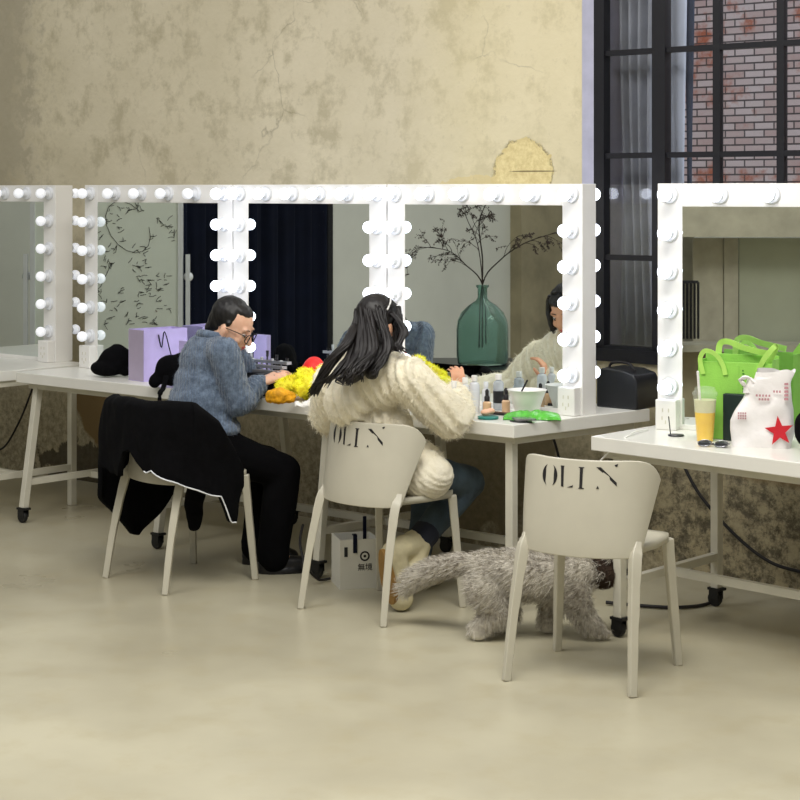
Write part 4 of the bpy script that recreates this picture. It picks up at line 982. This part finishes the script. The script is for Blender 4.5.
FUZ=mat('cream_fuzz',rgb(246,238,216),.9,var=.08,nscale=20); sw.data.materials.append(FUZ)
fibres(sw,15000,.021,.0008,grav=(.1,0,-.5),jit=.75,slot=1,seed=3,mask=lambda p:p.z>.60 )
fibres(sw,5000,.034,.0009,grav=(.1,0,-.3),jit=.8,slot=1,seed=13,mask=lambda p:(p-E1.lerp(W1,.5)).length<.15 or (abs(p.z-.70)<.05 and p.x<0))
t=MB(); t.ell(hc+V((0,0,-.02)),(.175,.14,.09),Rw)
for h_,k,a in ((hp1,kn1,an1),(hp2,kn2,an2)): t.caps(h_,k,.086,.070); t.caps(k,a,.068,.052)
remesh(t,'jeans',JEAN,wo,voxel=.008,smooth=2,disp=lambda c:.006*noise.noise(V((c.x*14,c.y*14,c.z*14))))
# cuffs
t=MB(); t.caps(an1.lerp(kn1,.12),an1,.058,.056); t.caps(an1,an1+V((-.03,-.02,-.03)),.055,.05); remesh(t,'jeans_cuff',mat('dark_denim',rgb(22,26,40),.85,var=.2),wo,voxel=.006,smooth=1)
SUEDE=mat('cream_suede',rgb(206,196,160),.95,var=.12,nscale=14,bump=.4,bscale=60); SOLE=mat('tan_rubber_sole',rgb(140,106,52),.7,var=.15,nscale=20)
# right boot: tucked back, toe on the floor, sole facing backwards
heel=P(385,553,7.20); toe=V((heel.x+.035,heel.y+.03,.048)); bk=V((-.80,-.60,0)).normalized(); ax=(toe-heel).normalized()
t=MB(); t.caps(an1+V((-.01,0,-.01)),heel+(-bk)*.055+V((0,0,.0)),.055,.05); t.caps(heel-bk*.045,toe-bk*.04,.050,.045); t.caps(an1,toe-bk*.05+V((0,0,.05)),.052,.048); t.ell(toe-bk*.035,(.05,.048,.046))
remesh(t,'boot',SUEDE,wo,voxel=.006,smooth=2,disp=lambda c:.003*noise.noise(c*30))
sd=ax.cross(bk).normalized(); pl=[]
for k in range(28):
    a=2*PI*k/28; u=math.cos(a);v=math.sin(a); pl.append((u*.115,v*(.040+.008*u)))
cn=(heel+toe)/2
MB().prism(pl,0,.018,lambda x,y,h:cn+ax*x+sd*y+bk*(h-.0)).obj('sole',SOLE,wo,smooth=30)
t=MB(); a0=V((an2.x,an2.y,0)); f=V((.65,.76,0)).normalized(); t.caps(a0+V((0,0,.16)),a0+V((0,0,.05)),.052,.048); t.caps(a0+V((0,0,.042)),a0+f*.13+V((0,0,.038)),.042,.038); remesh(t,'boot',SUEDE,wo,voxel=.006,smooth=2)
# hair
q=lambda x,y,z:hd+Rh@V((x,y,z))*.97
h=MB(); h.ell(q(0,-.026,.036),(.083,.092,.088),Rh); h.ell(q(0,-.055,-.03),(.070,.060,.085),Rh); h.ell(q(0,.03,.07),(.06,.05,.035),Rh)
A_=lambda px,py,Y:P(px,py,Y-.06)
h.caps(A_(366,345,7.33),A_(352,372,7.22),.062,.045); h.caps(A_(382,345,7.32),A_(372,372,7.23),.05,.03)
cap=remesh(h,'hair',HAIRB,wo,voxel=.006,smooth=2,disp=lambda c:.004*noise.noise(V((c.x*55,c.y*55,c.z*9))))
lk=MB(); rn=random.Random(21)
def lock(p0,p1,p2,p3,r,n=1,sp=.012):
    for _ in range(n):
        j=lambda s:V((rn.uniform(-s,s),rn.uniform(-s,s)*.6,rn.uniform(-s,s)*.6))
        c=catmull([p0+j(sp*.8),p1+j(sp),p2+j(sp*1.2),p3+j(sp*1.6)],7); m=len(c)
        lk.tube(c,[r*rn.uniform(.8,1.1)*(.5+1.1*math.sin(PI*min(1,.25+.75*i/m))**.8)*(1-.75*(i/m)**3) for i in range(m)],6,flat=.5)
B=A_
cr=q(0,-.06,.10)
# left sweep down over the shoulder to the far-left tip
lock(q(-.05,-.07,.03),B(347,342,7.22),B(329,364,7.20),B(313,393,7.22),.0075,50,.014)
for sg in (1,-1): lock(q(sg*.05,.03,.09),q(sg*.088,.02,.02),q(sg*.085,.04,-.09),q(sg*.07,.06,-.27),.007,26,.012)
lock(q(-.03,-.10,.03),B(352,352,7.22),B(338,372,7.14),B(322,384,7.18),.006,18,.016)
# central falls down the back
lock(q(-.01,-.10,.05),B(362,348,7.20),B(352,370,7.12),B(348,382,7.11),.008,44,.016)
lock(q(.02,-.10,.04),B(372,348,7.20),B(360,368,7.12),B(356,378,7.12),.0075,34,.018)
lock(q(.05,-.08,.05),B(388,342,7.22),B(380,362,7.16),B(372,375,7.14),.0065,24,.014)
# right lock by the face with a curl
lock(q(.085,-.03,.04),B(404,330,7.26),B(398,344,7.22),B(404,352,7.20),.006,20,.010)
lock(q(-.05,.0,.08),q(-.078,-.045,.01),B(345,344,7.30),B(325,374,7.28),.006,20,.010)
for k in range(60):
    x=rn.uniform(-.085,.085); p0=q(x*.35,.035,.108); p1=q(x,-.03,.118-6.5*x*x); p2=q(x*.97,-.112+8*x*x,.035); p3=B(378+x*200,345,7.24); lock(p0,p1,p2,p3,.004,1,.004)
lock(B(352,362,7.18),B(344,374,7.12),B(338,380,7.11),B(347,384,7.09),.004,8,.01)
o=lk.obj('hair_locks',HAIRB,wo,smooth=180)
cl=MB().tube(catmull([q(.045,-.02,.118),q(.078,-.04,.085),q(.088,-.055,.045)],5),.0035,6); cl.obj('hair_clip',M['white'],wo,smooth=60)
# ================= jacket over the left chair
J=empty('black_jacket',tuple(CA),ch_rz(.75,.66),label='black jacket with a white piped hem draped over the left chair back',cat='jacket')
path=catmull([(-.285,.02),(-.285,-.10),(-.262,-.215),(-.15,-.262),(0,-.275),(.15,-.262),(.262,-.20),(.30,-.06),(.315,.09)],8)
path=[V((p[0],p[1])) for p in path]; NP=len(path)
def lerpk(keys,t):
    for (a,x),(b_,y) in zip(keys,keys[1:]):
        if t<=b_: return x+(y-x)*(t-a)/(b_-a)
    return keys[-1][1]
topk=[(0,.60),(.12,.70),(.25,.775),(.55,.78),(.72,.785),(.82,.78),(.90,.70),(.95,.60),(1,.50)]
botk=[(0,.42),(.15,.44),(.25,.50),(.40,.47),(.475,.46),(.50,.56),(.53,.575),(.60,.50),(.62,.49),(.65,.50),(.75,.455),(.84,.41),(.90,.385),(.93,.28),(.955,.275),(.985,.40),(1,.42)]
def sheet(off,i,j):
    t=i; k=min(int(t*(NP-1)),NP-2); fr=t*(NP-1)-k; p=path[k].lerp(path[k+1],fr); d=(path[k+1]-path[k]).normalized(); n=V((d.y,-d.x))
    zt=lerpk(topk,t)+.008*noise.noise(V((t*8,0,0))); zb=lerpk(botk,t)+.01*noise.noise(V((t*25,3,0)))
    z=zb+(zt-zb)*j
    lean=.0 if z<.5 else (z-.5)*.12
    w=.014*noise.noise(V((t*9,z*5,1)))+.008*noise.noise(V((t*24+z*6,z*9,4)))+.010*math.sin(t*34+z*6)*(1-j)
    o_=off+w-.05*max(0,(j-.9)/.1)**2*.6
    return V((p.x+n.x*o_,p.y+n.y*o_+lean*(1 if .15<t<.8 else .3),z))
g=MB(); nu,nv=110,34
vo=[sheet(.022,i/nu,j/nv) for j in range(nv+1) for i in range(nu+1)]; vi=[sheet(-.004,i/nu,j/nv) for j in range(nv+1) for i in range(nu+1)]
n=len(vo); gi=lambda i,j:j*(nu+1)+i; fs=[]
for j in range(nv):
    for i in range(nu): fs+= [(gi(i,j),gi(i+1,j),gi(i+1,j+1),gi(i,j+1)),(n+gi(i,j),n+gi(i,j+1),n+gi(i+1,j+1),n+gi(i+1,j))]
for i in range(nu): fs+=[(gi(i,nv),gi(i+1,nv),n+gi(i+1,nv),n+gi(i,nv)),(gi(i,0),n+gi(i,0),n+gi(i+1,0),gi(i+1,0))]
for j in range(nv): fs+=[(gi(0,j),gi(0,j+1),n+gi(0,j+1),n+gi(0,j)),(gi(nu,j),n+gi(nu,j),n+gi(nu,j+1),gi(nu,j+1))]
g.add(vo+vi,fs)
# fold over the top edge and inside drop
g.grid(lambda i,j:(lambda p:V((p.x*.93,p.y+.045+.03*j,p.z-.015-.12*j)))(sheet(0,.2+.55*i,1)),40,8)
g.obj('jacket_shell',M['black'],J,smooth=180)
hl=MB().tube([sheet(.026,.61+.34*k/60,.0)+V((0,0,.004)) for k in range(61)],.0032,6); hl.obj('piped_hem',M['socket'],J,smooth=60)
# long side of the jacket hanging past the chair's far side
path2=[V(p[:2]) for p in catmull([V((-.290,-.20,0)),V((-.280,-.10,0)),V((-.265,.02,0)),V((-.245,.15,0))],8)]
def sheet2(off,i,j):
    k=min(int(i*(len(path2)-1)),len(path2)-2); fr=i*(len(path2)-1)-k; p=path2[k].lerp(path2[k+1],fr)
    zb=lerpk([(0,.34),(.2,.27),(.42,.16),(.52,.15),(.62,.19),(.8,.28),(1,.36)],i); zt=lerpk([(0,.70),(.5,.66),(1,.48)],i); z=zb+(zt-zb)*j
    return V((p.x+off+.015*math.sin(i*16+z*9)+.012*noise.noise(V((i*7,z*9,2))),p.y+.06*(j-.6)*(1-2*i)*.6,z))
s=MB(); n1,n2=40,26
vo=[sheet2(-.018,i/n1,j/n2) for j in range(n2+1) for i in range(n1+1)]; vi=[sheet2(.018,i/n1,j/n2) for j in range(n2+1) for i in range(n1+1)]
n=len(vo); gi=lambda i,j:j*(n1+1)+i; fs=[]
for j in range(n2):
    for i in range(n1): fs+= [(gi(i,j),gi(i+1,j),gi(i+1,j+1),gi(i,j+1)),(n+gi(i,j),n+gi(i,j+1),n+gi(i+1,j+1),n+gi(i+1,j))]
for i in range(n1): fs+=[(gi(i,n2),gi(i+1,n2),n+gi(i+1,n2),n+gi(i,n2)),(gi(i,0),n+gi(i,0),n+gi(i+1,0),gi(i+1,0))]
for j in range(n2): fs+=[(gi(0,j),gi(0,j+1),n+gi(0,j+1),n+gi(0,j)),(gi(n1,j),n+gi(n1,j),n+gi(n1,j+1),gi(n1,j+1))]
s.add(vo+vi,fs); s.obj('sleeve',M['black'],J,smooth=180)
s=MB(); s.caps((.12,.0,.43),(.10,.0,.33),.045,.04); s.caps((.10,0,.33),(.10,0,.24),.035,.03); s.box((.07,-.03,.41),(.17,.03,.44))
remesh(s,'sleeve',M['black'],J,voxel=.008,smooth=3,disp=lambda c:.01*noise.noise(c*14)+.004*noise.noise(c*30))
# ================= cat
FURM=NT('grey_cream_fur'); nn=FURM.noise(7,5,.6); n2=FURM.noise(60,3,.6)
FURM.col(FURM.mix(FURM.ramp(n2,.3,.7),FURM.mix(FURM.ramp(nn,.4,.6),rgb(122,112,98),rgb(186,180,166)),rgb(218,212,200))); FURM.b.inputs['Roughness'].default_value=.9; FURM=FURM.m
FURD=mat('dark_face_fur',rgb(66,50,38),.9,var=.3,nscale=30)
YC=6.83
def cp(px,py,dy=0): return P(px,py,YC+dy)
b=MB()
b.ell(cp(493,578),(.085,.08,.100)); b.caps(cp(492,576),cp(530,574),.090,.088); b.caps(cp(530,574),cp(566,577),.088,.084); b.ell(cp(572,582),(.068,.07,.086))
b.caps(cp(572,572),cp(596,574,.01),.055,.045)
hdc=cp(603,573,.03); Rc=basis((.95,.30),.35)
b.ell(hdc,(.058,.056,.052),Rc); b.ell(hdc+Rc@V((0,.045,-.012)),(.024,.018,.018),Rc)
for e in (-1,1):
    b.caps(hdc+Rc@V((e*.026,-.005,.035)),hdc+Rc@V((e*.034,-.008,.066)),.017,.004,8); b.ell(hdc+Rc@V((e*.03,.02,-.012)),(.022,.02,.02),Rc)
def leg(pts,rs):
    for i in range(len(pts)-1): b.caps(pts[i],pts[i+1],rs[i],rs[i+1])
def paw(px,dy,r=.021): 
    p=PX(px,YC+dy,.02); b.ell(p+V((.012,0,0)),(.030,.022,.019)); return p+V((0,0,.008))
leg([cp(486,588,-.045),cp(497,612,-.05),cp(476,628,-.055),paw(475,-.06)],[.068,.046,.025,.022])
leg([cp(494,588,.045),cp(508,612,.05),cp(490,628,.055),paw(494,.06)],[.062,.042,.024,.021])
leg([cp(556,590,.04),cp(550,615,.045),paw(546,.05)],[.052,.036,.026])
leg([cp(573,590,-.04),cp(584,615,-.045),paw(600,-.05)],[.056,.040,.026])
b.caps(cp(484,562),cp(462,563,.03),.032,.030); b.caps(cp(462,563,.03),cp(435,569,.10),.032,.036); b.caps(cp(435,569,.10),cp(412,580,.16),.038,.036); b.caps(cp(412,580,.16),cp(404,590,.18),.034,.024)
cat=remesh(b,'cat',[FURM,FURD],voxel=.006,smooth=2)
tag(cat,'long haired grey cream cat walking past the empty chair','cat')
def flow(p): 
    if p.z<.12: return (-.1,0,-1.0)
    if p.x<.26: return (-.9,.2,-.35)
    return (-.8,0,-.45)
fibres(cat,60000,.014,.0008,jit=.4,slot=1,seed=5,lay=lambda p:(-.7,0,-.3),mask=lambda p:(p-hdc).length<=.08,bs=lambda c:1 if (c-hdc).length<.07 else 0)
fibres(cat,26000,.034,.0009,jit=.35,slot=0,seed=2,lay=flow,mask=lambda p:(p-hdc).length>.066+.018*noise.noise(p*40) and p.z>.03)
for e in (-1,1): MB().ell(hdc+Rc@V((e*.02,.048,.008)),(.007,.005,.007),Rc,10,6).obj('eye',M['blackgloss'],cat,smooth=180)
MB().ell(hdc+Rc@V((0,.064,-.006)),(.006,.004,.004),Rc,8,6).obj('nose',LIP,cat,smooth=180)
# ================= light
wd=bpy.data.worlds.new('world'); sc.world=wd; wd.use_nodes=True; bg=wd.node_tree.nodes['Background']
bg.inputs[0].default_value=rgb(226,228,235); bg.inputs[1].default_value=.72
def area(name,loc,tgt,size,power,col=(1,.97,.9),sy=None):
    l=bpy.data.lights.new(name,'AREA'); l.energy=power; l.color=col; l.size=size
    if sy: l.shape='RECTANGLE'; l.size_y=sy
    o=bpy.data.objects.new(name,l); C.objects.link(o); o.location=loc; o.rotation_euler=(V(tgt)-V(loc)).to_track_quat('-Z','Y').to_euler(); return o
area('ceiling_lamp',(0.2,4.6,4.3),(0.2,5.2,0),2.0,160)
area('ceiling_lamp',(-2.6,5.5,4.3),(-2.3,7,0),2.0,70)
area('window_daylight',tuple(Wp(2.8,-2.0,4.0)),tuple(Wp(2.6,-.3,.8)),2.4,60,(.85,.92,1))
area('outside_fill',tuple(Wp(4.5,-1.3,5.2)),tuple(Wp(4.2,-2.5,1.5)),3.0,150,(.86,.92,1),1.6)  # added fill light outside the window, lifts the brick and curtains
